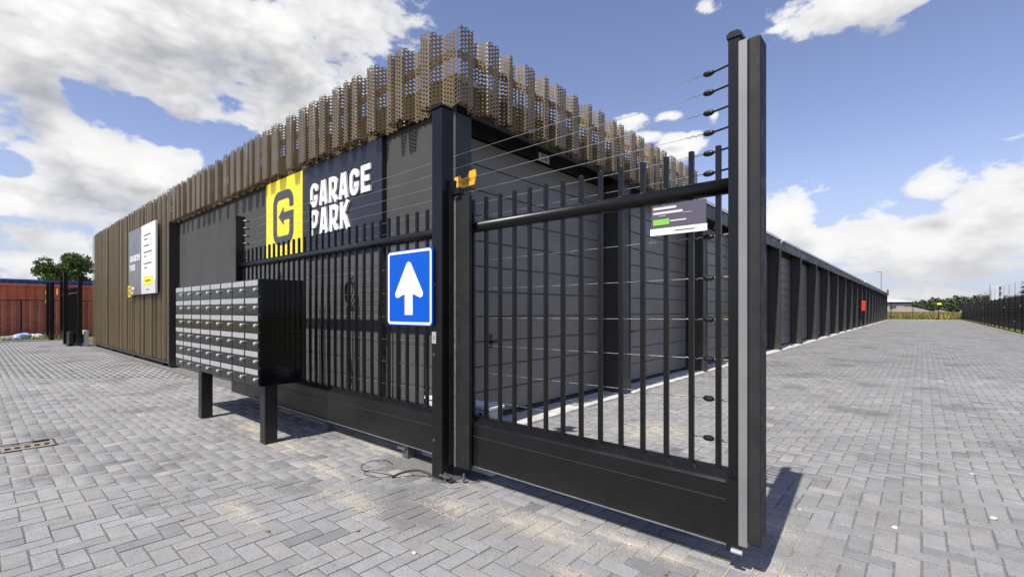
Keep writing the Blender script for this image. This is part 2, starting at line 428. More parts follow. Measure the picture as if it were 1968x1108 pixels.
def fast_mesh(name, V, F, mats, kind=None, parent=None, mi=None, smooth=False):
    """V (n,3), F (m,k) arrays of equal sided faces"""
    me = bpy.data.meshes.new(name); k = F.shape[1]
    me.vertices.add(len(V)); me.vertices.foreach_set('co', np.ascontiguousarray(V, dtype=np.float32).ravel())
    me.loops.add(F.size); me.loops.foreach_set('vertex_index', np.ascontiguousarray(F, dtype=np.int32).ravel())
    me.polygons.add(len(F)); me.polygons.foreach_set('loop_start', np.arange(0, F.size, k, dtype=np.int32))
    try: me.polygons.foreach_set('loop_total', np.full(len(F), k, dtype=np.int32))
    except Exception: pass
    for m in (mats if isinstance(mats, (list, tuple)) else [mats]): me.materials.append(m)
    if mi is not None: me.polygons.foreach_set('material_index', np.ascontiguousarray(mi, dtype=np.int32))
    me.update(calc_edges=True); me.validate()
    o = bpy.data.objects.new(name, me); COL.objects.link(o)
    if parent is not None: o.parent = parent; o.location = -world_loc(parent)
    if kind: o['kind'] = kind
    return o

# ================================================================== GROUND AND PAVING
g = fast_mesh('ground', np.array([(-1500,-600,-.06),(1500,-600,-.06),(1500,2400,-.06),(-1500,2400,-.06)]), np.array([[0,1,2,3]]), M_ground); g['kind'] = 'structure'
pv = MB()
pv.box(-28.2, 3.86, -6, 3.2, -.08, -.005); pv.box(-3.9, 3.86, 3.2, 86.2, -.08, -.005)
pave = pv.build('pavement', M_joint); pave['kind'] = 'structure'
def proj(x, y, z=0):
    d = -math.sin(YAW)*x + math.cos(YAW)*y
    return 984+906*(math.cos(YAW)*x+math.sin(YAW)*y)/np.maximum(d,.05), 596-906*(z-CAM_H)/np.maximum(d,.05), d
A = 0.105; GAP = 0.0095
iy = np.arange(int(-6/A), int(86/A)); ix = np.arange(int(-28.1/A), int(4.0/A))
GX, GY = np.meshgrid(ix, iy); k4 = (GX - GY) % 4
bricks = []
for kind, sel in ((0, k4 == 0), (1, k4 == 3)):
    x = GX[sel]*A; y = GY[sel]*A
    lx = 2*A if kind == 0 else A; ly = A if kind == 0 else 2*A
    cx = x+lx/2; cy = y+ly/2
    u, v, d = proj(cx, cy)
    keep = (d > .35) & (u > -620) & (u < 2600) & (v < 1750)
    keep &= (cx > -28.1) & (cx < 3.80) & (cy < 86) & (cx - lx/2 > -28.1)
    keep &= ~((cx < -3.36-lx/2+.05) & (cy > 2.86-ly/2+.05))             # building footprint and screen
    keep &= ~((cx > -3.62) & (cx < -2.96) & (cy > 2.30) & (cy < 2.86))   # open trench beside the guide post
    keep &= ~((cx > -2.96) & (cx < -2.55) & (cy > 2.38) & (cy < 2.80))
    keep &= ~((cx > -6.66) & (cx < -6.30) & (cy > .17) & (cy < .56))      # gully
    bricks.append((cx[keep], cy[keep], np.full(keep.sum(), lx/2-GAP/2), np.full(keep.sum(), ly/2-GAP/2), d[keep], u[keep], v[keep]))
bcx, bcy, bhx, bhy, bd, bu, bv = [np.concatenate(c) for c in zip(*bricks)]
n = len(bcx)
bcx = bcx + rng.normal(0, .0011, n); bcy = bcy + rng.normal(0, .0011, n)
hz = rng.normal(0, .0009, n); tx = rng.normal(0, .006, n); ty = rng.normal(0, .006, n); rz = rng.normal(0, .008, n)
inframe = (bu > 0) & (bu < 1968) & (bv > 0) & (bv < 1108) & ~((bcy > 2.45) & (bcx < -.8) & (bcx > -7.5))
order = np.argsort(np.where(inframe, bd, 1e6)); single = np.zeros(n, bool); single[order[:300]] = True
def paver_mesh(name, hx, hy, ch=.003, dep=.05):
    V = [(-hx,-hy,-dep),(hx,-hy,-dep),(hx,hy,-dep),(-hx,hy,-dep),(-hx,-hy,-ch*.6),(hx,-hy,-ch*.6),(hx,hy,-ch*.6),(-hx,hy,-ch*.6),
         (-hx+ch,-hy+ch,0),(hx-ch,-hy+ch,0),(hx-ch,hy-ch,0),(-hx+ch,hy-ch,0)]
    F = [(8,9,10,11)]+[(i,(i+1)%4,4+(i+1)%4,4+i) for i in range(4)]+[(4+i,4+(i+1)%4,8+(i+1)%4,8+i) for i in range(4)]
    return np.array(V), np.array(F)
def mass_pavers(name, sel, chamfer):
    m = sel.sum(); t = paver_mesh('', 1, 1)[1]
    if not chamfer: t = np.array([(8,9,10,11)]+[(i,(i+1)%4,8+(i+1)%4,8+i) for i in range(4)])
    hx, hy = bhx[sel], bhy[sel]; ch = .003 if chamfer else .002
    V = np.zeros((m, 12, 3))
    sx = np.array([-1,1,1,-1]); sy = np.array([-1,-1,1,1])
    for r_, (dz_, ins) in enumerate(((-.05,0),(-ch*.6,0),(0,ch))):
        for k in range(4):
            lx = sx[k]*(hx-ins); ly = sy[k]*(hy-ins); c_, s_ = np.cos(rz[sel]), np.sin(rz[sel])
            V[:, r_*4+k, 0] = bcx[sel]+lx*c_-ly*s_; V[:, r_*4+k, 1] = bcy[sel]+lx*s_+ly*c_
            V[:, r_*4+k, 2] = dz_+hz[sel]+lx*tx[sel]+ly*ty[sel]
    F = (t[None]+np.arange(m)[:, None, None]*12).reshape(-1, 4)
    if not chamfer:                                   # drop the unused middle ring
        keepi = np.array([0,1,2,3,8,9,10,11]); remap = np.zeros(12, int); remap[keepi] = np.arange(8)
        V = V[:, keepi]; F = (remap[t][None]+np.arange(m)[:, None, None]*8).reshape(-1, 4)
    return fast_mesh(name, V.reshape(-1, 3), F, M_paver, 'stuff', pave)
near = bd < 9
mass_pavers('paver_field', ~single & near, True)
mass_pavers('paver_field', ~single & ~near, False)
pm = []
for hx, hy in ((A-GAP/2, A/2-GAP/2), (A/2-GAP/2, A-GAP/2)):
    V, F = paver_mesh('paver', hx, hy); me = bpy.data.meshes.new('paver'); me.from_pydata(V.tolist(), [], F.tolist()); me.materials.append(M_paver); pm.append(me)
pl = world_loc(pave)
for i in np.where(single)[0]:
    o = bpy.data.objects.new('paver', pm[0] if bhx[i] > bhy[i] else pm[1]); COL.objects.link(o); o.parent = pave
    o.location = Vector((bcx[i], bcy[i], hz[i])) - pl; o.rotation_euler = (ty[i], -tx[i], rz[i])
# kerbs
kb = bx('lane_kerb', M_kerb, None, 3.86, 3.96, 20, 86.2, -.06, .03); kb['kind'] = 'structure'
kb = bx('yard_kerb', M_kerb, None, -28.32, -28.2, -6, 2.2, -.06, .05); kb['kind'] = 'structure'
kb = bx('lane_end_kerb', M_kerb, None, -3.4, 4.15, 86.2, 86.3, -.06, .03); kb['kind'] = 'structure'
# sand in the trench and the concrete footing under the gate
tr = MB()
gx = np.linspace(-3.62, -2.55, 24); gy = np.linspace(2.30, 2.86, 14)
for j, yy in enumerate(gy):
    for i, xx in enumerate(gx): tr.v.append((xx, yy, -.004 - .035*max(0, math.sin((xx+3.62)/1.07*math.pi))*max(0,math.sin((yy-2.3)/.56*math.pi)) + .008*R.random()))
for j in range(13):
    for i in range(23): a = j*24+i; tr.face((a, a+1, a+25, a+24))
o = tr.build('trench_sand', M_joint, fix=False); o['kind'] = 'structure'

# ================================================================== GARAGE BUILDING
XW, YW = -3.474, 3.15
BAY, FINW, Y0, NB = 3.545, 0.27, 6.875, 21
YEND = Y0 + BAY*NB + .1
XD = -3.82
B = thing('garage_building', 'long low anthracite garage row with bronze perforated screen along its roof edge', 'building', (-8, 40, 0))
# front wall
bx('wall', M_stucco, B, -12.8, -9.04, YW, YW+.2, 0, 3.60)
bx('wall', M_stucco, B, -9.04, -4.75, YW, YW+.2, 2.02, 3.60)
bx('wall', M_stucco, B, -4.65, XW-.001, YW, YW+.010, 2.02, 3.60)
bx('wall_backing', M_dark, B, -22.7, XD-.35, YW+.2, YW+.3, 0, 3.58)
bx('recess_strip', M_dark, B, -4.75, -4.65, YW+.06, YW+.2, 0, 3.60); bx('wall', M_stucco, B, -4.65, XD-.302, YW+.012, YW+.2, 0, 3.60)
z = 0.04
while z < 1.95:
    for xa, xb in ((-9.04, -4.75), (-4.65, XW-.005)):
        o = MB().prism([(YW+.004,z+.0012),(YW,z+.006),(YW,z+.104),(YW+.002,z+.108),(YW,z+.112),(YW,z+.214),(YW+.004,z+.2188),(YW+(.15 if xa < -5 else .0115),z+.2188),(YW+(.15 if xa < -5 else .0115),z+.0012)], 'x', xa, xb).build('cladding_plank', M_plank, B)
    z += .22
bx('base_strip', M_conc, B, -9.04, XW-.3, YW+.02, YW+.19, 0, .042)
bx('corner_trim', M_trim, B, -12.84, -12.78, YW-.03, YW+.1, 0, 3.3)
# roof slab and parapet
bx('roof', M_roof, B, -22.6, XW-.5, YW+.35, YEND-.1, 3.35, 3.50)
bx('parapet', M_trim, B, -22.7, XW-.01, YW+.02, YW+.19, 3.602, 3.66)
# long side: pier, pilasters, fascia
MB().box(XD-.3, XW, YW+.012, YW+.22, 0, 3.26).build('corner_pier', M_trim, B, bevel=.004)
def fin(y1):
    m = MB().box(XD-.02, XW-.012, y1-FINW+.02, y1-.02, 0, 3.282)
    m.box(XW-.06, XW, y1-FINW, y1-FINW+.018, 0, 3.282); m.box(XW-.06, XW, y1-.018, y1, 0, 3.282)
    return m
fins = [fin(Y0+BAY*k).build('pilaster', M_fin, B, bevel=.003) if k == 0 else None for k in range(1)]
for k in range(1, NB+1):
    o = fins[0].copy(); COL.objects.link(o); o.location = fins[0].location + Vector((0, BAY*k, 0))
bx('fascia', M_fin, B, XW-.05, XW-.002, YW+.21, YEND, 3.285, 3.60, bevel=.004)
bx('soffit', M_trim, B, XD-.3, XW-.052, YW+.21, YEND, 3.47, 3.50)
cap = MB().prism([(XW-.35,3.602),(XW+.022,3.602),(XW+.022,3.575),(XW+.028,3.575),(XW+.028,3.642),(XW-.35,3.648)], 'y', YW+.02, YEND+.02).build('parapet_cap', M_alu, B)
bx('back_wall', M_stucco, B, -22.6, XW-.02, YEND-.12, YEND, 0, 3.59)
bx('inner_wall', M_dark, B, XD-.40, XD-.32, YW+.31, YEND-.13, 0, 3.34)
# doors
def door_proto(ya, yb):
    d = MB().box(XD-.09, XD-.055, ya, yb, 0.05, 3.25).build('garage_door', M_dark, B)
    nh = 11; h = 3.17/nh
    for i in range(nh):
        z0 = .075+i*h; z1 = z0+h
        p = [(XD-.055,z0+.003),(XD-.012,z0+.003),(XD-.002,z0+.012),(XD,z0+.02),(XD,z1-.014),(XD-.004,z1-.006),(XD-.014,z1-.001),(XD-.055,z1-.001)]
        MB().prism(p, 'y', ya+.07, yb-.07).build('door_panel', M_door, d)
    MB().box(XD-.05, XD+.012, ya, ya+.068, .02, 3.26).build('door_frame', M_trim, d)
    MB().box(XD-.05, XD+.012, yb-.068, yb, .02, 3.26).build('door_frame', M_trim, d)
    MB().box(XD-.05, XD+.010, ya+.07, yb-.07, .03, .073).build('bottom_seal', M_rubber, d)
    hy = ya+.62
    MB().box(XD+.001, XD+.018, hy-.035, hy+.035, .86, 1.02).tube([(XD+.018,hy,.93),(XD+.05,hy,.93),(XD+.055,hy+.01,.93),(XD+.055,hy+.10,.925)], .011, 6).build('handle', M_ins, d)
    MB().box(XD-.05, XD+.006, ya, yb, 3.262, 3.469).build('lintel', M_trim, d)
    return d
d0 = door_proto(Y0+.001, Y0+BAY-FINW-.001)
for k in range(1, NB):
    copy_tree(d0, B, (0, BAY*k, 0))
df = door_proto(YW+.222, Y0-FINW-.001)
# house number plate above the first door, and plain plates further on
def text_obj(s, size, name, m, parent, loc, rot, extr=.0015, offs=0.0, align='CENTER', sx=1.0):
    c = bpy.data.curves.new(name, 'FONT'); c.body = s; c.size = size; c.extrude = extr; c.offset = offs; c.align_x = align; c.align_y = 'CENTER'; c.resolution_u = 3
    t = bpy.data.objects.new(name, c); COL.objects.link(t)
    dg = bpy.context.evaluated_depsgraph_get(); me = bpy.data.meshes.new_from_object(t.evaluated_get(dg)); bpy.data.objects.remove(t)
    me.materials.clear(); me.materials.append(m)
    o = bpy.data.objects.new(name, me); COL.objects.link(o); o.rotation_euler = rot; o.scale = (sx, 1, 1)
    o.location = Vector(loc) - (world_loc(parent) if parent else Vector((0,0,0))); o.parent = parent
    return o
RX = (rad(90), 0, rad(90)); RY = (rad(90), 0, 0)       # facing +X, facing -Y
pl0 = tag(bx('number_plate', M_lgrey, None, XD+.007, XD+.014, 4.92, 5.15, 3.275, 3.385, bevel=.002), 'small grey house number plate reading 22a above nearest garage door', 'number plate', 'house number plates above the doors')
text_obj('22a', .105, 'lettering', M_print, pl0, (XD+.0155, 5.035, 3.33), RX)
ORD = ['second','third','fourth','fifth','sixth']
for k in range(5):
    yy = Y0+BAY*k+1.5
    tag(bx('number_plate', M_lgrey, None, XD+.007, XD+.014, yy, yy+.2, 3.275, 3.385), f'small grey number plate above the {ORD[k]} garage door along the lane', 'number plate', 'house number plates above the doors')
# concrete plinth ramps in front of doors
for k in range(-1, NB):
    ya = (Y0+BAY*k) if k >= 0 else YW+.225; yb = Y0+BAY*(k+1)-FINW
    MB().prism([(XD-.05,0),(XD-.05,.028),(XW-.02,.022),(XW+.05,.004),(XW+.05,-.006),(XD,-.006)], 'y', ya+.002, yb-.002).build('plinth_slab', M_conc, B)

# ---------------- perforated corrugated screen (real holes)
def profile(length, seed, first=()):
    """unrolled corrugation: list of (along, depth 0 outer .. 1 inner)"""
    q = random.Random(seed); pts = []; t = 0.0; first = list(first); out = (len(first) == 0) or first[0] > 0
    while t < length:
        wd = q.choice((.10,.12,.12,.15,.17,.20)) if out else q.choice((.06,.10,.14,.18,.24))
        if first: wd = abs(first.pop(0))
        pts.append((t, 0 if out else 1)); t += wd; pts.append((min(t, length), 0 if out else 1))
        t += .030; out = not out
    return pts
HP, HQ, HC = .089, .0205, .012
def screen(name, pos_fn, length, z0, z1, seed, coarse=1.0, split=1.3, first=(), DEP=.16):
    """pos_fn(along, depth)->(x,y); panels of about split metres, each a part"""
    pts = profile(length, seed, first)
    xs = np.array([p[0] for p in pts]); ds = np.array([p[1] for p in pts])
    seg = np.hypot(np.diff(xs), np.diff(ds)*DEP); S = np.concatenate([[0], np.cumsum(seg)])
    p_, q_, c_ = HP*coarse, HQ*coarse, HC*coarse; dd = p_/2-c_
    outer = np.array([(dd,0),(c_,q_),(-c_,q_),(-dd,0),(-c_,-q_),(c_,-q_)])
    inner = outer*(np.array([.53,.48]) if coarse < 1.6 else np.array([.62,.56]))
    F0 = np.array([[i,(i+1)%6,6+(i+1)%6,6+i] for i in range(6)])
    nz = int((z1-z0)/q_)-1; ns = int(S[-1]/p_)
    npan = max(1, int(round(length/split)))
    bounds = np.interp(np.linspace(0, length, npan+1), xs, S)
    for pnl in range(npan):
        cs = []
        for j in range(1, nz+1):
            s0 = (np.arange(ns+1)+(.5 if j % 2 else 0))*p_
            s0 = s0[(s0 >= bounds[pnl]) & (s0 < bounds[pnl+1])]
            cs.append(np.stack([s0, np.full_like(s0, z0+j*q_)], 1))
        C_ = np.concatenate(cs); ring = np.concatenate([outer, inner])
        UV = C_[:, None, :]+ring[None]
        UV = UV.reshape(-1, 2); sv = np.clip(UV[:,0], 0, S[-1])
        al = np.interp(sv, S, xs); de = np.interp(sv, S, ds)*DEP
        x, y = pos_fn(al, de)
        V = np.stack([x, y, UV[:,1]], 1)
        F = (F0[None]+np.arange(len(C_))[:, None, None]*12).reshape(-1, 4)
        fast_mesh(name, V, F, M_bronze, None, B)
ZT, ZB = 4.055, 3.285
YO, XO = 2.95, -3.33
screen('perforated_panel', lambda a, d: (-3.45-a, YO+d), 9.35, ZB, ZT, 11, first=(-.165,.13,-.25,.12,-.02,.06,-.20,.135,-.17,.10,-.05,.08))
screen('perforated_panel', lambda a, d: (XO-d, 3.08+a), 6.5, ZB, ZT, 23, first=(.18,-.14,.17,-.10,.06,-.15,.18,-.12,.08,-.10), DEP=.125)
screen('perforated_panel', lambda a, d: (-12.82-a, YO+d), 10.05, .13, ZT, 5, coarse=1.85, split=2.0)
screen('perforated_panel', lambda a, d: (XO-d, YEND-2.0+a), 2.0, ZB, ZT, 9, coarse=1.5, split=2.0)
# corner strip joining both screens
V=[];F=[]
P0, P1 = Vector((-3.45, 3.11, 0)), Vector((-3.332, 3.078, 0))
for j in range(18):
    z = ZB+.02+j*.041
    b = len(V); V += [(P0.x,P0.y,z),(P1.x,P1.y,z),(P1.x,P1.y,z+.016),(P0.x,P0.y,z+.016)]; F.append((b,b+1,b+2,b+3))
for f0, f1 in ((0,.12),(.44,.56),(.88,1)):
    a0, a1 = P0.lerp(P1, f0), P0.lerp(P1, f1); b = len(V)
    V += [(a0.x,a0.y+.001,ZB+.01),(a1.x,a1.y+.001,ZB+.01),(a1.x,a1.y+.001,ZT-.03),(a0.x,a0.y+.001,ZT-.03)]; F.append((b,b+1,b+2,b+3))
fast_mesh('corner_strip', np.array(V), np.array(F), M_bronze, None, B)
# rails that carry the screen
for zz in (3.80,):
    bx('screen_rail', M_bronze, B, -22.7, -3.47, 3.115, 3.145, zz, zz+.07)
    bx('screen_rail', M_bronze, B, -3.464, -3.440, 3.16, 9.55, zz, zz+.07)
bx('screen_backing', M_bronze, B, -22.7, -3.49, 3.126, 3.146, 3.37, 3.598)
bx('screen_backing', M_bronze, B, XW-.0015, XW+.008, 3.165, 9.55, 3.34, 3.572)
bx('screen_soffit', M_dark, B, -12.78, -3.475, 3.112, 3.148, 3.30, 3.335)
bx('screen_frame', M_trim, B, -12.845, -12.80, 2.955, 3.115, 0.04, 3.28)
for xx in (-22.4, -19.6, -16.6, -13.6):
    bx('screen_foot', M_ins, B, xx-.05, xx+.05, 3.0, 3.1, 0, .20)
bx('screen_sill', M_trim, B, -22.85, -12.85, 2.96, 3.10, .09, .125)

# ================================================================== FACADE SIGN
S = thing('facade_sign', 'large yellow and black GARAGE PARK sign on the grey front wall', 'sign', (-6.4, 3.1, 2.1))
bx('backing_panel', M_navy, S, -6.597, -4.645, 3.085, 3.149, 2.08, 3.278, bevel=.004)
bx('yellow_panel', M_yellow, S, -7.838, -6.60, 3.085, 3.149, 2.12, 3.278, bevel=.004)
def glyph(ch, w_, h, t):
    """strokes of a bold condensed capital, origin lower left"""
    a = t/2; x0, x1, y0, y1 = a, w_-a, a, h-a; P = []; r = min(.36*w_, (x1-x0)/2-.002)
    if ch == 'G':
        P.append([(x1, h*.66), (x1, y1-r)] + arc(x1-r, y1-r, r, 0, 90)[1:] + arc(x0+r, y1-r, r, 90, 180) + arc(x0+r, y0+r, r, 180, 270) + arc(x1-r, y0+r, r, 270, 360) + [(x1, h*.49-a), (w_*.50, h*.49-a)])
    elif ch == 'A':
        P += [[(x0-.1*t, 0), (w_/2-.28*t, h)], [(x1+.1*t, 0), (w_/2+.28*t, h)], [(w_*.25, h*.24), (w_*.75, h*.24)]]
    elif ch in 'RP':
        m = h*.46
        P += [[(x0, 0), (x0, h)], [(x0, y1), (x1-r, y1)] + arc(x1-r, y1-r, r, 90, 0)[1:] + arc(x1-r, m+r*.6, r, 0, -90)[0:] [1:] + [(x0, m+r*.6-r)]]
        if ch == 'R': P.append([(w_*.50, m-.1*h), (x1+.06*w_, 0)])
    elif ch == 'E': P += [[(x0, 0), (x0, h)], [(x0, y1), (w_, y1)], [(x0, y0), (w_, y0)], [(x0, h/2), (w_*.9, h/2)]]
    elif ch == 'K': P += [[(x0, 0), (x0, h)], [(x0+.15*t, h*.40), (x1+.1*t, h)], [(w_*.42, h*.55), (x1+.18*t, 0)]]
    return P
def word(s, x0, z0, w_, gap, h, t, y0, y1, parent, m):
    x = x0
    for ch in s:
        mb = MB()
        for i, p in enumerate(glyph(ch, w_, h, t)): add_stroke(mb, [(x+a, z0+b) for a, b in p], t, 'y', y0-.0012*i, y1)
        mb.build('letter', m, parent); x += w_+gap
word('GARAGE', -6.32, 2.695, .205, .049, .322, .066, 3.062, 3.084, S, M_white)
word('PARK', -6.32, 2.315, .210, .052, .345, .067, 3.062, 3.084, S, M_white)
# logo: square G whose bar is an arrow pointing left
lg = MB(); X0, X1, Z0, Z1, t = -7.50, -6.94, 2.35, 3.03, .125; r = .14
add_stroke(lg, [(X1, 2.83), (X1, Z1-r)] + arc(X1-r, Z1-r, r, 0, 90)[1:] + arc(X0+r, Z1-r, r, 90, 180) + arc(X0+r, Z0+r, r, 180, 270) + arc(X1-r, Z0+r, r, 270, 360) + [(X1, 2.66)], t, 'y', 3.079, 3.084)
lg.prism([(X1+t/2, 2.655), (X1+t/2, 2.765), (X0+.30, 2.765), (X0+.30, 2.84), (X0+.13, 2.71), (X0+.30, 2.58), (X0+.30, 2.655)], 'y', 3.078, 3.0838)
lg.build('logo_mark', M_logo, S)

# ================================================================== INFORMATION BOARD
I = thing('information_board', 'tall grey and white rental board on the bronze perforated screen', 'sign', (-15, 2.9, 1.7))
bx('grey_panel', mat('board_grey', (.14,.138,.145), .35, nscale=1, namp=.05), I, -16.35, -14.93, 2.86, 2.90, 1.71, 3.42)
bx('white_panel', M_whitep, I, -14.928, -13.55, 2.86, 2.90, 1.71, 3.42)
for x in (-16.0, -14.2):
    for zz in (1.9, 3.2): bx('bracket', M_trim, I, x-.03, x+.03, 2.901, 2.96, zz, zz+.06)
bx('grey_footer', M_lgrey, I, -14.926, -13.552, 2.857, 2.8595, 1.712, 2.02)
bx('yellow_button', M_yellow, I, -14.70, -13.80, 2.854, 2.8565, 1.92, 2.14)
text_obj('GARAGEBOXEN', .215, 'lettering', M_white, I, (-15.64, 2.857, 2.66), RY, offs=.006, sx=.72)
text_obj('TE HUUR', .215, 'lettering', M_white, I, (-15.93, 2.857, 2.42), RY, offs=.006, sx=.72)
bx('logo_tile', M_yellow, I, -16.43, -16.11, 2.852, 2.8585, 1.66, 1.96)
lt = MB(); add_stroke(lt, [(-16.20,1.84),(-16.20,1.90),(-16.34,1.90),(-16.34,1.72),(-16.20,1.72),(-16.20,1.79),(-16.28,1.79)], .035, 'y', 2.848, 2.8515); lt.build('logo_mark', M_print, I)
text_obj('GARAGE', .105, 'lettering', M_white, I, (-15.86, 2.857, 1.88), RY, offs=.004, sx=.75)
text_obj('PARK', .105, 'lettering', M_white, I, (-15.93, 2.857, 1.76), RY, offs=.004, sx=.75)
for zz, wds in ((3.14, (.62,)), (3.04, (.30,)), (2.88, (.48,)), (2.72, (.75,)), (2.62, (.22,)), (2.44, (.70,)), (2.34, (.26,)), (2.21, (1.0,))):
    h = .012 if zz == 2.21 else .028
    t_ = MB().box(-14.62 if zz > 2.3 else -14.75, (-14.62 if zz > 2.3 else -14.75)+wds[0], 2.857, 2.8595, zz, zz+h)
    if zz in (3.14, 2.88, 2.72, 2.44): t_.box(-14.73, -14.70, 2.857, 2.8595, zz, zz+h)
    t_.build('text_line', M_print if zz > 2.3 else M_lgrey, I)
bx('text_line', M_print, I, -14.5, -14.0, 2.851, 2.8535, 2.015, 2.045); bx('text_line', M_print, I, -14.38, -14.12, 2.8545, 2.8565, 1.80, 1.822)

# ================================================================== MAILBOX UNIT
XR, YF, ZL, ZH = -4.748, 1.80, .573, 1.602
MBX = thing('mailbox_unit', 'black bank of forty-eight letterboxes standing on two square legs before the gate', 'mailboxes', (-6.1, 2.0, 0))
cw, rh = 2.732/8, (ZH-ZL)/6
cab = bx('cabinet', M_mailside, MBX, -7.48, XR, YF+.012, YF+.452, ZL, ZH, bevel=.003)
for i in range(1, 6): bx('shelf_seam', M_ins, cab, XR-.02, XR+.0015, YF+.02, YF+.45, ZL+i*rh-.002, ZL+i*rh+.002)
bx('leg', M_mailleg, MBX, -4.915, -4.795, 1.875, 1.995, 0, ZL+.004, bevel=.005)
bx('leg', M_mailleg, MBX, -6.635, -6.515, 1.825, 1.945, 0, ZL+.004, bevel=.005)
x0 = -7.48
dproto = bx('mailbox_door', M_mdoor, MBX, x0+.0075, x0+cw-.0075, YF, YF+.0115, ZL+.006, ZL+rh-.006, bevel=.002)
zc = ZL+rh
lab = MB().prism([(x0+.016,zc-.060),(x0+.026,zc-.064),(x0+cw-.034,zc-.064),(x0+cw-.016,zc-.056),(x0+cw-.016,zc-.012),(x0+.016,zc-.012)], 'y', YF-.0025, YF-.0004)
lab.build('name_flap', M_label, dproto)
MB().box(x0+cw*.46, x0+cw*.56, YF-.0036, YF-.0027, zc-.044, zc-.030).build('flap_print', mat('faint_print', (.36,.36,.37), .5), dproto)
MB().tube([(x0+cw-.05,YF-.001,zc-.105),(x0+cw-.05,YF-.024,zc-.105),(x0+cw-.05,YF-.029,zc-.105)], [.016,.016,.010], 12).build('lock', M_chrome, dproto)
for i in range(8):
    for j in range(6):
        if i or j: copy_tree(dproto, MBX, (i*cw, 0, j*rh))

# ================================================================== SLIDING GATE
GY0 = 2.50
G = thing('sliding_gate', 'black sliding gate with vertical bars and electric wires, half rolled open', 'gate', (-4, 2.58, 0))
XA, XB = -7.46, -0.672
def beam(xa, xb):
    return [(GY0+.02,.120),(GY0+.002,.128),(GY0,.140),(GY0,.345),(GY0+.004,.350),(GY0,.355),(GY0,.435),(GY0+.012,.446),(GY0+.062,.470),(GY0+.090,.478),(GY0+.15,.470),(GY0+.17,.44),(GY0+.17,.13),(GY0+.16,.120)]
MB().prism(beam(0,0), 'x', XA-.12, XB-.05).build('bottom_beam', M_gate, G, bevel=.003)
bx('beam_lip', M_steel, G, XA-.12, XB-.06, GY0-.0035, GY0-.0005, .121, .129)
bx('beam_seam', mat('seam_edge', (.05,.05,.052), .3), G, XA-.10, XB-.06, GY0-.0015, GY0+.003, .3485, .3515)
YB = GY0+.085
MB().tube([(XA,YB,1.945),(XB-.045,YB,1.945)], .042, 16).build('top_rail', M_gate, G, smooth=True)
xx = -0.806; bars = []
b0 = None
while xx > XA+.06:
    if b0 is None:
        b0 = MB().box(xx-.0135, xx+.0135, YB-.0135, YB+.0135, .455, 2.165).build('bar', M_gate, G, bevel=.004)
    else:
        c = b0.copy(); COL.objects.link(c); c.location = b0.location + Vector((xx+.806, 0, 0))
    xx -= .1415
# end posts
def gpost(xa, xb, z0, z1, cap=True):
    m = MB().box(xa, xb, GY0+.002, GY0+.122, z0, z1)
    o = m.build('end_post', M_gate, G, bevel=.004)
    if cap: MB().prism([(xa-.006,z1),(xb+.006,z1),(xb+.006,z1+.018),(xb-.01,z1+.032),(xa+.01,z1+.032),(xa-.006,z1+.018)], 'y', GY0-.004, GY0+.128).build('post_cap', M_ins, o)
    return o
gpost(-.735, -.678, .105, 2.66)
gpost(XA, XA+.055, .48, 2.63)
gp = bx('middle_post', M_gate, G, -5.460, -5.440, GY0+.13, GY0+.155, .47, 2.55, bevel=.003)
se = bx('safety_edge', M_rubber, G, -.636, -.578, GY0-.03, GY0+.09, .165, 2.62, bevel=.012)
bx('edge_profile', mat('satin_profile', (.24,.235,.23), .55, metal=.3, nscale=3, namp=.08), se, -.677, -.637, GY0-.032, GY0+.09, .150, 2.615, bevel=.002)
bx('end_bracket', M_gate, G, -.737, -.68, GY0-.02, GY0-.001, .02+.085, .46)
MB().tube([(-.71,GY0-.03,.118),(-.66,GY0-.03,.118)], .012, 8).build('end_roller', M_chrome, G)
# wires and insulators
WZ = [2.59, 2.485, 2.375, 2.265, 2.155, 2.045, 1.70, 1.475, 1.25, 1.035, .82, .605]
YWi = GY0+.145
for i, zz in enumerate(WZ):
    pts = []
    for k in range(13):
        f = k/12; pts.append((XA+.13+f*(-1.0-XA-.13), YWi, zz-.012*4*f*(1-f)))
    wobj = MB().tube(pts, .0016, 5).build('wire', M_wire, G)
    # strain end: twisted wire, insulator body, rod to the post
    tw = [(-1.0+.012*k, YWi+.004*math.sin(k*1.9), zz+.004*math.cos(k*1.9)) for k in range(9)]
    MB().tube(tw, .0028, 5).build('wire_twist', M_steel, wobj)
    MB().tube([(-.905,YWi,zz),(-.895,YWi,zz),(-.885,YWi,zz),(-.865,YWi,zz),(-.855,YWi,zz),(-.845,YWi,zz)], [.006,.014,.016,.016,.012,.006], 9).build('insulator', M_ins, wobj)
    MB().tube([(-.845,YWi,zz),(-.76,YWi-.02,zz+.002),(-.70,YWi-.03,zz+.004)], .0055, 6).build('tension_rod', M_ins if i < 6 else mat('tension_rod_tan', (.30,.25,.12), .45), wobj)
    MB().tube([(XA+.055,YWi-.04,zz),(XA+.09,YWi,zz),(XA+.13,YWi,zz-.01)], [.014,.016,.012], 8).build('insulator', M_ins, wobj)
    if zz > .5: MB().ball((-5.45, YWi+.012, zz), .011, 8, 5).build('insulator', M_ins, wobj)
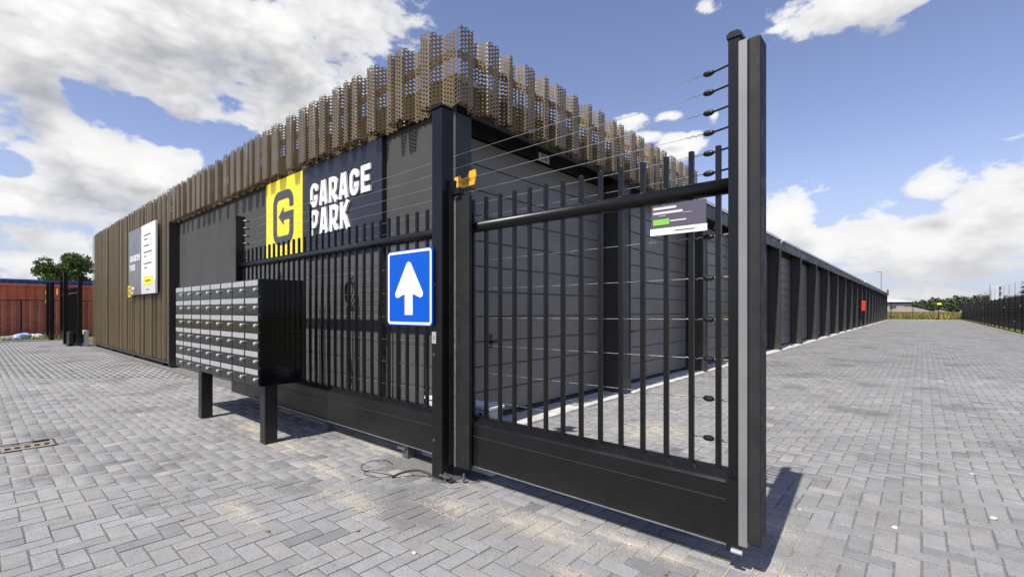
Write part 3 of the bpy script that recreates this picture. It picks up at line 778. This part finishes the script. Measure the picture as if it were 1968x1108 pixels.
# cable coil hanging on the inner side of the gate
cc = MB()
for k in range(5):
    pts = [(-4.66+(.075+.012*k)*math.cos(t)+.012*math.sin(3*t+k), 2.68+.012*k+.01*math.sin(2*t+k), 1.48+(.125+.014*k)*math.sin(t)) for t in [2*math.pi*i/22+.3*k for i in range(23)]]
    cc.tube(pts, .006, 5)
cc.tube([(-4.66,2.685,1.62),(-4.655,2.68,1.8),(-4.66,2.67,1.9)], .006, 5); cc.tube([(-4.64,2.69,1.36),(-4.645,2.68,1.0),(-4.63,2.70,.6),(-4.65,2.7,.49)], .006, 5)
tag(cc.build('cable_coil', M_ins), 'looped black cable coil hung on gate between mailboxes and blue sign', 'cable')

# notices on the gate
N_ = thing('notice_board', 'violet grey notice with green patch hanging under the gate rail', 'sign', (-1.0, 2.5, 1.65))
bx('panel', M_violet, N_, -1.165, -.862, GY0+.058, GY0+.066, 1.725, 1.895)
bx('footer', M_whitep, N_, -1.172, -.856, GY0+.0555, GY0+.068, 1.675, 1.724)
def lozenge(x0, x1, z0, z1, m, y=GY0+.0555): MB().prism(rrect(x0, x1, z0, z1, min(.006, (z1-z0)/2.2)), 'y', y, y+.002).build('text_line', m, N_)
lozenge(-1.155, -1.02, 1.860, 1.878, M_lgrey); lozenge(-1.155, -.985, 1.826, 1.844, M_lgrey); lozenge(-1.12, -1.08, 1.811, 1.815, M_lgrey); lozenge(-.985,-.935,1.818,1.821,M_lgrey)
lozenge(-1.155, -1.06, 1.748, 1.790, M_green); lozenge(-1.055, -.965, 1.766, 1.776, M_lgrey); lozenge(-1.03, -.92, 1.697, 1.702, M_print, GY0+.0535)
MB().box(-1.10,-1.09,GY0+.0665,GY0+.12,1.86,1.90).box(-.93,-.92,GY0+.0665,GY0+.12,1.86,1.90).build('hanger', M_steel, N_)
N_.scale = (1, 1, .77); N_.location.z = 1.704
wn = MB().prism([(-2.95,2.300),(-2.705,2.305),(-2.685,2.38),(-2.695,2.428),(-2.765,2.424),(-2.79,2.382),(-2.855,2.378),(-2.875,2.410),(-2.94,2.402)], 'y', GY0+.15, GY0+.162)
wn = wn.build('warning_plate', M_warn, bevel=.004); tag(wn, 'small orange yellow electric fence warning plate hanging on the upper wires', 'sign')
for zz, a, b in ((2.362,-2.84,-2.75),(2.345,-2.86,-2.74),(2.328,-2.84,-2.76)): bx('text_line', mat('warn_print', (.30,.13,.01), .5), wn, a, b, GY0+.1475, GY0+.1492, zz, zz+.006)

# ================================================================== GUIDE POST
P = thing('guide_post', 'tall black square gate guide post with rubber safety edge', 'post', (-2.8, 2.42, 0))
po = bx('post', M_black, P, -2.868, -2.748, 2.352, 2.472, .012, 2.85, bevel=.006)
MB().prism([(-2.878,2.85),(-2.738,2.85),(-2.738,2.862),(-2.76,2.876),(-2.856,2.876),(-2.878,2.862)], 'y', 2.342, 2.482).build('post_cap', M_black, P)
bx('base_plate', M_steel, P, -2.91, -2.70, 2.33, 2.52, 0, .012)
ed = bx('safety_edge', mat('rubber_dark', (.016,.016,.015), .55, spec=.35, nscale=6, namp=.2, bump=.15, bscale=80), P, -2.700, -2.557, 2.452, 2.488, .10, 2.17, bevel=.006)
bx('edge_profile', M_alu, ed, -2.715, -2.7005, 2.447, 2.490, .10, 2.175)
bx('edge_mount', M_black, P, -2.747, -2.716, 2.42, 2.472, .12, 2.30)
bx('guide_bracket', M_black, P, -2.714, -2.63, 2.42, 2.476, 2.18, 2.23, bevel=.004)
for zz in (1.72,1.80,.43,.53):
    MB().tube([(-2.7475,2.435,zz),(-2.738,2.435,zz)], .011, 8).build('bolt', M_chrome, P)
for zz in (.30, .96, 1.50): MB().tube([(-2.838,2.353,zz),(-2.838,2.347,zz)], .010, 8).build('bolt', mat('dull_bolt', (.08,.08,.08), .4), P)
for ax, ay in ((-2.72, 2.36), (-2.60, 2.44)):
    MB().tube([(ax,ay,0),(ax,ay,.075)], .008, 8).tube([(ax,ay,.03),(ax,ay,.045)], .018, 6).build('anchor_bolt', mat('dull_steel', (.22,.22,.22), .45, metal=.8, nscale=40, namp=.3), P)
bx('roller_plate', mat('dull_steel', (.2,.2,.2), .4), P, -2.765, -2.655, 2.335, 2.40, .046, .056, bevel=.003)
npl = tag(bx('serial_plate', M_label, None, -2.860, -2.812, 2.3475, 2.3512, 1.045, 1.135), 'small white serial plate on the guide post below the blue sign', 'plate')
text_obj('2', .035, 'lettering', M_print, npl, (-2.836, 2.3468, 1.09), RY)
# blue one way sign
RS = thing('one_way_sign', 'square blue road sign with white upward arrow beside the guide post', 'sign', (-3.13, 2.34, 1.17))
ya = 2.325
MB().prism(rrect(-3.42,-2.832,1.178,1.790,.03), 'y', ya+.004, ya+.018).build('plate', M_blue, RS)
bd_ = MB(); add_stroke(bd_, (lambda q: q+[q[0]])(rrect(-3.402,-2.85,1.196,1.772,.022)), .020, 'y', ya+.0015, ya+.0036); bd_.build('border', M_signwhite, RS)
cx = -3.127; q = lambda x, z_: (cx+x, 1.178+z_)
MB().prism([q(-.052,.085),q(.052,.085),q(.052,.255),q(.150,.222),q(.178,.235),q(.182,.262),q(.025,.505),q(0,.515),q(-.025,.505),q(-.182,.262),q(-.178,.235),q(-.150,.222),q(-.052,.255)], 'y', ya+.0012, ya+.0036).build('arrow', M_signwhite, RS)
bx('bracket', M_steel, RS, -3.30, -2.87, ya+.0185, ya+.04, 1.62, 1.66); bx('bracket', M_steel, RS, -3.30, -2.87, ya+.0185, ya+.04, 1.30, 1.34)
# motor housing behind the gate
MT = thing('gate_motor', 'low white gate motor housing behind the guide post', 'motor', (-3, 2.8, 0))
bx('housing', M_motor, MT, -3.38, -2.58, 2.70, 2.86, .04, .50, bevel=.012)
bx('housing_lid', M_whitep, MT, -3.39, -2.57, 2.69, 2.87, .503, .530, bevel=.006)
MB().tube([(-2.68,2.7005,.465),(-2.68,2.696,.465)], .012, 10).build('lock', M_ins, MT)
bx('base', M_conc, MT, -3.42, -2.54, 2.68, 2.88, 0, .039)
# rollers under the gate beam
for xx_, lb in ((-3.45, 'steel gate roller bracket under the beam left of guide post'), (-4.9, 'steel gate roller bracket under the beam behind the mailbox leg')):
    tag(MB().box(xx_-.04,xx_+.04,GY0+.03,GY0+.12,0,.115).tube([(xx_-.09,GY0+.02,.075),(xx_+.02,GY0+.02,.075)], .012, 8).build('gate_roller', mat('dull_steel', (.2,.2,.2), .45)), lb, 'bracket')
# loose cables on the paving
def cable(pts, r, lab): 
    P_ = []
    for i in range(len(pts)-1):
        for k in range(5):
            t = k/5; p0, p1, p2, p3 = [Vector(pts[min(max(i+q_, 0), len(pts)-1)]) for q_ in (-1,0,1,2)]
            P_.append(.5*((2*p1)+(-p0+p2)*t+(2*p0-5*p1+4*p2-p3)*t*t+(-p0+3*p1-3*p2+p3)*t**3))
    P_.append(Vector(pts[-1])); tag(MB().tube(P_, r, 6).build('cable', M_ins), lab, 'cable')
cable([(-2.86,2.36,.02),(-2.98,2.30,.05),(-3.07,2.21,.03),(-3.10,2.15,.006)], .009, 'thick black cable arching out of the ground at the post foot')
cable([(-3.12,2.18,.005),(-3.25,2.15,.006),(-3.40,2.10,.005),(-3.52,2.14,.006),(-3.58,2.26,.005),(-3.50,2.36,.006),(-3.36,2.34,.005)], .0022, 'thin black wire curling over the pavers left of guide post')
cable([(-3.12,2.16,.005),(-3.2,2.08,.006),(-3.33,2.05,.006),(-3.38,2.12,.007),(-3.30,2.2,.005)], .0018, 'short thin wire loop lying on pavers near guide post')

# ================================================================== SMALL THINGS ON THE BUILDING AND GROUND
def cctv(y, lab):
    c = thing('security_camera', lab, 'camera', (XW, y, 3.5), 'white cameras on the fascia')
    bx('mount', M_whitep, c, XW, XW+.06, y-.04, y+.04, 3.50, 3.58)
    MB().tube([(XW+.05,y,3.56),(XW+.10,y-.02,3.60)], .02, 8).build('arm', M_whitep, c)
    MB().tube([(XW+.06,y+.10,3.62),(XW+.13,y-.22,3.58)], .05, 12).build('housing', M_whitep, c)
cctv(17.35, 'nearer white security camera at the top of a garage pilaster'); cctv(46.6, 'farther white security camera at the top of a garage pilaster')
fb = thing('fire_hose_cabinet', 'bright red fire cabinet on a distant garage pilaster', 'fire cabinet', (XW, 45, 1.2))
bx('cabinet', M_red, fb, XW+.002, XW+.22, 44.9, 45.5, 1.25, 2.02, bevel=.02); bx('cabinet_door', M_red, fb, XW+.03, XW+.19, 44.885, 44.899, 1.30, 1.97); bx('sign_plate', M_trim, fb, XW-.33, XW-.02, 44.985, 44.99, 1.5, 2.0)
gl = thing('gully_grate', 'rusty iron gully grate set in the pavers at left', 'drain', (-6.48, .37, 0))
M_gul = mat('rusty_grate', (.24,.205,.16), .85, nscale=30, namp=.35)
bx('shade_pan', M_dark, gl, -6.650, -6.320, .178, .556, -.03, -.0035)  # near-black sheet just below the bars; its colour is the holes' shade
fr = MB()
for q_ in ((-6.655,-6.315,.172,.186,.001),(-6.655,-6.315,.548,.562,.001),(-6.335,-6.318,.187,.547,.001),(-6.655,-6.642,.187,.547,.003)): fr.box(q_[0],q_[1],q_[2],q_[3],-.028,q_[4]+.004)
fr.build('frame', M_iron, gl)
bx('grate_strip', M_gul, gl, -6.39, -6.337, .188, .546, -.02, .004); bx('grate_strip', M_gul, gl, -6.555, -6.49, .188, .546, -.02, .004)
for k in range(6): bx('grate_bar', M_gul, gl, -6.489, -6.391, .188+k*.0656, .188+k*.0656+.026, -.02, .0035)
st = MB()
for k in range(420):
    c = R.choice(SAND[:10]+SAND[11:12]); x = c[0]+R.gauss(0,.5)*c[2]; y = c[1]+R.gauss(0,.5)*c[3]
    if y > 2.34 and x < -.7: continue
    s_ = R.uniform(.002,.005); st.ball((x, y, s_*.5), s_, 5, 4, 0, (1,R.uniform(.6,1),.7), .2)
for x, y, s_ in ((-.12,3.62,.014),(.34,4.18,.016),(-2.05,1.56,.011),(-1.22,2.40,.009),(.3,5.2,.012),(-.6,3.55,.008)): st.ball((x,y,s_*.5), s_, 7, 5, 0, (1.3,.9,.7), .2)
o = st.build('loose_stones', M_stone); tag(o, 'small loose stones and grit scattered on the pavers', 'grit', kind='stuff')
lv = MB()
for x, y in ((-3.45,.86),(-2.5,1.5),(-2.72,1.66),(-4.1,1.2),(-2.9,1.15),(-.95,2.25)):
    a = R.uniform(0,6); b = len(lv.v); l = R.uniform(.012,.02)
    lv.v += [(x+l*math.cos(a),y+l*math.sin(a),.004),(x+l*.5*math.cos(a+1.6),y+l*.5*math.sin(a+1.6),.012),(x-l*math.cos(a),y-l*math.sin(a),.005),(x+l*.5*math.cos(a-1.6),y+l*.5*math.sin(a-1.6),.010)]
    lv.face((b,b+1,b+2)); lv.face((b,b+2,b+3))
o = lv.build('dry_leaves', M_leaf_dead, fix=False); tag(o, 'few small dry leaves scattered on the pavers', 'leaves', kind='stuff')

# ================================================================== LANE SIDE FENCE (right)
F_ = thing('lane_fence', 'long black rod mesh fence along the right edge of the lane', 'fence', (4.5, 60, 0))
XF = 4.12; N0y = 30
pf = None; pn = None
for k in range(24):
    y = N0y+2.5*k
    if pf is None:
        pf = MB().box(XF-.035,XF+.035,y-.03,y+.03,0,2.15).tube([(XF,y,2.15),(XF,y,2.9)], .009, 6).build('post', M_black, F_)
        m = MB()
        for i in range(48): m.box(XF-.010,XF+.010,y+.06+i*.05,y+.076+i*.05,.20,2.08)
        for i in range(10): m.box(XF-.016,XF+.016,y+.03,y+2.47,.24+i*.2,.252+i*.2)
        pn = m.build('rod_panel', M_black, F_)
    else:
        for s_ in (pf, pn):
            if s_ is pn and k == 23: continue
            c = s_.copy(); COL.objects.link(c); c.location = s_.location + Vector((0, 2.5*k, 0))
for i in range(5): MB().tube([(XF,N0y,2.3+i*.15),(XF,N0y+57.5,2.3+i*.15)], .003, 4).build('wire', M_ins, F_)
for k, (y, zz) in enumerate(((37.6,1.5),(44.2,1.45),(58.3,1.5),(70.1,1.75),(39.8,.62),(57.8,.60))):
    bx('fence_plate', M_whitep, F_, XF-.06, XF-.04, y-.1, y+.1, zz, zz+.09)  # small white label plates fixed to the mesh
# verge grass under it
def blades(name, n, xr, yr, hr, wd, m, lab, cat, seed=1, zb=-.05):
    q = np.random.default_rng(seed); x = q.uniform(*xr, n); y = q.uniform(*yr, n); h = q.uniform(*hr, n); a = q.uniform(0, np.pi, n)
    lx, ly = q.normal(0, .25, n)*h, q.normal(0, .25, n)*h; dx_, dy_ = np.cos(a)*wd/2, np.sin(a)*wd/2
    V = np.stack([np.stack([x-dx_, y-dy_, np.full(n, zb)], 1), np.stack([x+dx_, y+dy_, np.full(n, zb)], 1), np.stack([x+lx, y+ly, h+zb], 1)], 1).reshape(-1, 3)
    o = fast_mesh(name, V, np.arange(3*n).reshape(-1, 3), m, 'stuff'); return tag(o, lab, cat)
blades('verge_grass', 14000, (3.97, 5.4), (28, 88), (.08, .22), .05, M_grassg, 'dry yellow green grass strip under the black lane fence', 'grass', 3)
# fence across the lane end
E_ = thing('lane_end_fence', 'thin wire fence with black posts closing the far lane end', 'fence', (0, 86.8, 0))
for x in (-3.3, -.9, 1.75, 4.4): bx('post', M_black, E_, x-.04, x+.04, 86.76, 86.84, 0, 2.6)
for i in range(9): MB().tube([(-3.3,86.75,.25+i*.22),(4.4,86.75,.25+i*.22)], .006, 4).build('wire', M_ins, E_)
tag(bx('warning_sign', M_yellow, None, 1.62, 2.05, 86.66, 86.70, 2.05, 2.33), 'small yellow warning sign on the lane end fence', 'sign')

# ================================================================== FIELD BEYOND THE LANE
blades('field_grass', 26000, (-9, 13), (87.5, 128), (.35, 1.25), .10, M_grass, 'tall dry yellow green grass in the field behind the lane', 'grass', 4)
blades('field_flowers', 1500, (-8, 12), (88, 110), (.5, 1.1), .22, M_flower, 'yellow flowering weeds in the field behind the lane', 'weeds', 6)
def heap(name, cx_, cy_, rx, ry, h, m, lab, seed):
    q = random.Random(seed); n_ = 26; mb = MB()
    ph = [q.uniform(0,6) for _ in range(6)]
    for j in range(n_+1):
        for i in range(n_+1):
            u = 2*i/n_-1; v = 2*j/n_-1; r_ = math.hypot(u, v)
            z_ = max(0, 1-r_)*(1+.18*math.sin(5*u+ph[0])+.15*math.sin(6*v+ph[1]+3*u))+.03*q.random()*(r_ < 1)
            mb.v.append((cx_+u*rx, cy_+v*ry, -.08+h*z_))
    for j in range(n_):
        for i in range(n_): a = j*(n_+1)+i; mb.face((a,a+1,a+n_+2,a+n_+1))
    o = mb.build(name, m, fix=False); return tag(o, lab, 'heap')
heap('soil_heap', -3.6, 150, 10, 10, 2.35, M_heap, 'brownish grey soil heap in the field behind the lane end', 1)
heap('soil_heap', -15, 158, 14, 10, 1.5, M_heap, 'low flat soil heap beside the garage end in the field', 2)
heap('sand_heap', 8.4, 150, 3.6, 5, 2.0, M_heapw, 'pale white sand heap in the field behind the yellow sign', 3)
heap('sand_heap', 10.9, 146, 2.6, 4, 1.5, M_heapw, 'smaller pale sand heap near the fence end in the field', 4)
heap('soil_heap', 4.2, 156, 4.2, 6, 1.7, M_heap, 'small soil heap between the brown heap and white sand', 5)
H_ = thing('distant_hall', 'grey industrial hall with white roof behind the field', 'building', (-10, 250, 0))
bx('wall', M_halldark, H_, -40, -3.0, 240, 262, 0, 4.6)
MB().prism([(-40.5,4.6),(-2.0,4.6),(-2.0,4.75),(-12,6.1),(-40.5,6.4)], 'y', 239.5, 262.5).build('roof', M_hallroof, H_)
for x in (-12,-7.5): bx('door', mat('hall_door', (.30,.31,.32), .6), H_, x, x+2.4, 239.9, 239.98, 0, 3)
T_ = thing('distant_tower', 'grey slab tower with open bays beyond the lane fence', 'tower', (25, 300, 0))
bx('slab', M_tower, T_, 23.3, 25.6, 299, 303, 0, 12.6)
fr = MB(); fr.box(25.6,25.9,299,299.3,0,12.2).box(27.0,27.3,299,299.3,0,12.2).box(25.6,27.3,302.7,303,0,12.2); fr.build('frame', M_tower, T_)
for zz in (1,4,7,9.6,11.8): bx('floor', M_tower, T_, 25.91, 26.99, 299, 302.69, zz, zz+.4)
L_ = thing('street_lamp', 'tall grey street lamp rising behind the garage roof', 'street lamp', (-5.6, 110, 0))
MB().tube([(-5.6,110,0),(-5.6,110,8.3)], [.09,.05], 8).build('pole', M_steel, L_); MB().box(-6.25,-5.5,109.9,110.1,8.3,8.42).build('lamp_head', M_steel, L_)
# far wood: one mass
def leafcloud(centers, n, size, q):
    """random leaf triangles around lumpy crowns; centers: (x,y,z,rx,ry,rz)"""
    C_ = np.array(centers); pick = q.integers(0, len(C_), n); d = q.normal(size=(n,3)); d /= np.linalg.norm(d, axis=1)[:,None]
    r_ = q.uniform(.55, 1.05, n)[:,None]; c = C_[pick,:3]+d*r_*C_[pick,3:]
    a = q.normal(size=(n,3)); a /= np.linalg.norm(a,axis=1)[:,None]; b = np.cross(a, q.normal(size=(n,3))); b /= np.linalg.norm(b,axis=1)[:,None]
    s_ = size*q.uniform(.6,1.3,n)[:,None]
    V = np.stack([c-a*s_, c+b*s_*.55, c+a*s_, c-b*s_*.55], 1).reshape(-1,3)
    return V, np.arange(4*n).reshape(-1,4)
q = np.random.default_rng(12); cs = []
for x in np.arange(-150, 260, 2.6):
    hgt = 8.0+1.6*math.sin(x*.045)+q.uniform(-.9,.9)+ (1.2 if x > 5 else 0)
    y = 420+q.uniform(-8,20); cs.append((x, y, hgt*.48, 3.2, 3.2, hgt*.52)); cs.append((x+q.uniform(-1,1), y-6, hgt*.3, 3.4, 3, hgt*.32))
V, F = leafcloud(cs, 60000, 1.1, q); o = fast_mesh('far_wood', V, F, M_wood, 'stuff'); tag(o, 'dark green wood along the horizon behind the field', 'wood')
def conifer(x, y, h, r_, lab, seed):
    q = np.random.default_rng(seed); t = thing('conifer_tree', lab, 'tree', (x, y, -.05), 'conifers beyond the lane fence')
    MB().tube([(x,y,0),(x,y,h*.95)], [h*.025,.03], 7).build('trunk', M_trunk, t)
    n_ = 5200; f = q.uniform(.08, 1, n_)**.8; tier = np.floor(f*11)/11; rr = r_*(1-f)*(.55+.75*(1-(f-tier)*11*.6))*np.sqrt(q.uniform(.25,1,n_)); a = q.uniform(0,6.283,n_)
    lob = 1+.25*np.sin(a*5+tier*40)
    c = np.stack([x+rr*lob*np.cos(a), y+rr*lob*np.sin(a), h*f-.12*rr], 1)
    dirv = np.stack([np.cos(a), np.sin(a), q.normal(-.2,.3,n_)], 1); side = np.stack([-np.sin(a), np.cos(a), q.normal(0,.3,n_)], 1); s_ = .30*q.uniform(.6,1.2,n_)[:,None]
    V = np.stack([c-side*s_*.35, c+dirv*s_, c+side*s_*.35, c-dirv*s_*.5], 1).reshape(-1,3)
    o = fast_mesh('crown', V, np.arange(4*n_).reshape(-1,4), M_conif, None, t)
conifer(10.6, 86, 6.6, 2.3, 'nearest dark conifer beyond the fence, right of the grey tower', 1)
conifer(13.6, 92, 6.0, 2.3, 'dark conifer beyond the fence at the right picture edge', 2)
conifer(13.8, 100, 6.2, 2.2, 'smaller dark conifer behind the nearest one beyond the fence', 3)
conifer(17, 98, 6.4, 2.4, 'conifer farthest right beyond the black lane fence', 4)

# ================================================================== LEFT BACKGROUND
def container(name, x, y0, y1, h, m, lab):
    c = thing(name, lab, 'container', (x-1.2, (y0+y1)/2, 0)); wd = 2.44; pit = .31; dep = .045
    poly = []; y = y0+.12
    while y < y1-.12-pit:
        poly += [(x-.03-dep,y),(x-.03-dep,y+.08),(x-.03,y+.13),(x-.03,y+.25)]; y += pit
    back = [(x-.12, poly[-1][1]), (x-.12, y0+.12)]
    MB().prism(poly+back, 'z', .17, h-.12).build('corrugated_side', m, c)
    fm = MB(); fm.box(x-.10,x,y0,y1,.02,.165); fm.box(x-.08,x,y0,y1,h-.115,h); fm.build('side_rail', m, c)
    for yy in (y0, y1-.12): bx('corner_post', m, c, x-.12, x+.004, yy, yy+.118, .17, h-.12)
    bx('roof', m, c, x-wd, x-.085, y0, y1, h-.06, h-.02); bx('end_wall', m, c, x-wd, x-.125, y0+.02, y0+.06, .02, h-.065); bx('end_wall', m, c, x-wd, x-.125, y1-.06, y1-.02, .02, h-.065); bx('back_wall', m, c, x-wd, x-wd+.04, y0+.07, y1-.07, .02, h-.065)
    return c
container('shipping_container', -33, -2.0, 10.2, 2.60, M_redcont, 'rusty red orange shipping container behind the mesh fence at left')
container('shipping_container', -36.6, -3.0, 9.2, 2.98, M_bluecont, 'taller blue shipping container showing above the red one')
# chain link fence
CL = thing('chain_link_fence', 'dark chain link fence in front of the red container', 'fence', (-30, 0, 0))
cl = MB(); Ya, Yb, Zt = -4.0, 7.0, 1.76; pit = .085; xx_ = -30.0
k = Ya-Zt
while k < Yb:
    a0 = max(k, Ya); a1 = min(k+Zt, Yb)
    if a1 > a0: cl.tube([(xx_,a0,a0-k),(xx_,a1,a1-k)], .008, 3, caps=False)
    b0_ = max(k, Ya); b1_ = min(k+Zt, Yb)
    if b1_ > b0_: cl.tube([(xx_+.006,b0_,Zt-(b0_-k)),(xx_+.006,b1_,Zt-(b1_-k))], .008, 3, caps=False)
    k += pit
o = cl.build('wire_mesh', M_ins, CL, fix=False); o['kind'] = 'stuff'
MB().tube([(xx_,Ya,Zt),(xx_,Yb,Zt)], .02, 6).build('top_rail', M_black, CL)
for y in (-3.5,-1,1.5,3.1,4.6,6.5): MB().tube([(xx_,y,0),(xx_,y,Zt+.03)], .03, 8).build('post', M_black, CL)
# weeds, plastic and bag in front of the container
blades('fence_weeds', 1600, (-31.5, -28.5), (-4, 3.5), (.05, .25), .03, M_grassg, 'low weeds along the kerb before the red container', 'weeds', 8, 0)
pb = MB()
for k in range(40): pb.ball((R.uniform(-31.6,-30.4), R.uniform(-3,2.4), R.uniform(.02,.10)), R.uniform(.12,.30), 9, 6, 0, (1,1.2,.55), .22)
tag(pb.build('plastic_sheet', M_tarpw), 'crumpled white plastic sheeting along the foot of the red container', 'plastic')
pb = MB()
for k in range(8): pb.ball((R.uniform(-29.7,-29.5), R.uniform(1.35,1.75), R.uniform(.10,.2)), R.uniform(.12,.18), 9, 6, 0, (1,1.2,.7), .2)
tag(pb.build('plastic_bag', M_tarpb), 'blue and white plastic bag lying by the far kerb at left', 'bag')
# second gate at the far left
def simple_post(name, lab, x0, x1, y0, y1, z, grp='posts of the far gate'):
    t = thing(name, lab, 'post', ((x0+x1)/2, (y0+y1)/2, 0), grp)
    bx('shaft', M_black, t, x0, x1, y0, y1, 0, z, bevel=.005); bx('post_cap', M_black, t, x0-.01, x1+.01, y0-.01, y1+.01, z+.001, z+.02); return t
simple_post('gate_post', 'tall black guide post of the far gate, nearest the bronze screen end', -24.93, -24.80, 2.36, 2.49, 2.74)
simple_post('gate_post', 'left black receiving post of the far gate beside the red container', -29.52, -29.38, 2.24, 2.38, 2.52)
p_ = simple_post('gate_post', 'wider black receiving post just right of the leftmost gate post', -28.9, -28.65, 2.30, 2.44, 2.50)
tag(bx('warning_plate', M_orange, None, -27.4, -27.0, 2.40, 2.42, 1.95, 2.2), 'orange warning plate hanging at the far gate before the container', 'sign')
for zz, lb in ((2.02, 'upper tiny yellow sticker on the leftmost gate post'), (1.62, 'lower tiny yellow sticker on the leftmost gate post')):
    tag(bx('post_sticker', M_yellow, None, -29.50, -29.40, 2.228, 2.236, zz, zz+.16), lb, 'sticker')
G2 = thing('far_gate', 'second black barred sliding gate between the red container and the screen', 'gate', (-25.5, 2.6, 0))
bx('bottom_beam', M_gate, G2, -28.0, -22.9, 2.55, 2.70, .12, .45)
MB().tube([(-28.0,2.62,1.945),(-22.95,2.62,1.945)], .042, 8).build('top_rail', M_gate, G2)
xx_ = -27.95; bb = None
while xx_ < -23.0:
    if bb is None: bb = MB().box(xx_-.0135,xx_+.0135,2.607,2.634,.451,2.16).build('bar', M_gate, G2)
    else: c = bb.copy(); COL.objects.link(c); c.location = bb.location + Vector((xx_+27.95,0,0))
    xx_ += .1415
bx('end_post', M_gate, G2, -28.06, -28.0, 2.56, 2.68, .10, 2.66); bx('end_post', M_gate, G2, -22.95, -22.88, 2.56, 2.68, .10, 2.55)
tag(bx('drive_box', M_motor, None, -23.7, -22.95, 2.72, 2.86, 0, .56, bevel=.01), 'pale grey concrete box at the left end of the bronze screen', 'box')
mt = thing('far_gate_motor', 'black motor unit on the ground at the far gate', 'motor', (-23.6, 2.45, 0))
bx('housing', M_ins, mt, -23.9, -23.3, 2.36, 2.52, .03, .52, bevel=.03); bx('base', M_ins, mt, -23.95, -23.25, 2.33, 2.54, 0, .03)
# broadleaf tree behind the containers
TR = thing('broadleaf_tree', 'round green tree rising behind the containers at left', 'tree', (-52, 5.2, 0)); q = np.random.default_rng(31)
lm = MB().tube([(-52,5.2,0),(-52.05,5.25,2.2),(-51.9,5.2,4.2)], [.22,.17,.10], 8)
cs = []
for k in range(30):
    a = q.uniform(0,6.28); r_ = 1.75*math.sqrt(q.uniform(0,1)); zc_ = q.uniform(2.9, 5.5); rr = math.sqrt(max(.05, 1-((zc_-4.1)/2.0)**2))*r_
    p = (-52+rr*math.cos(a), 5.2+rr*math.sin(a), zc_); cs.append((*p, .62, .62, .48))
    if k % 2 == 0: lm.tube([(-52,5.2,2.4+.06*k), ((-52+p[0])/2, (5.2+p[1])/2, (2.6+p[2])/2), p], [.07,.045,.02], 5)
lm.build('trunk', M_trunk, TR)
V, F = leafcloud(cs, 7000, .11, q); fast_mesh('crown', V, F, M_leaf, None, TR)
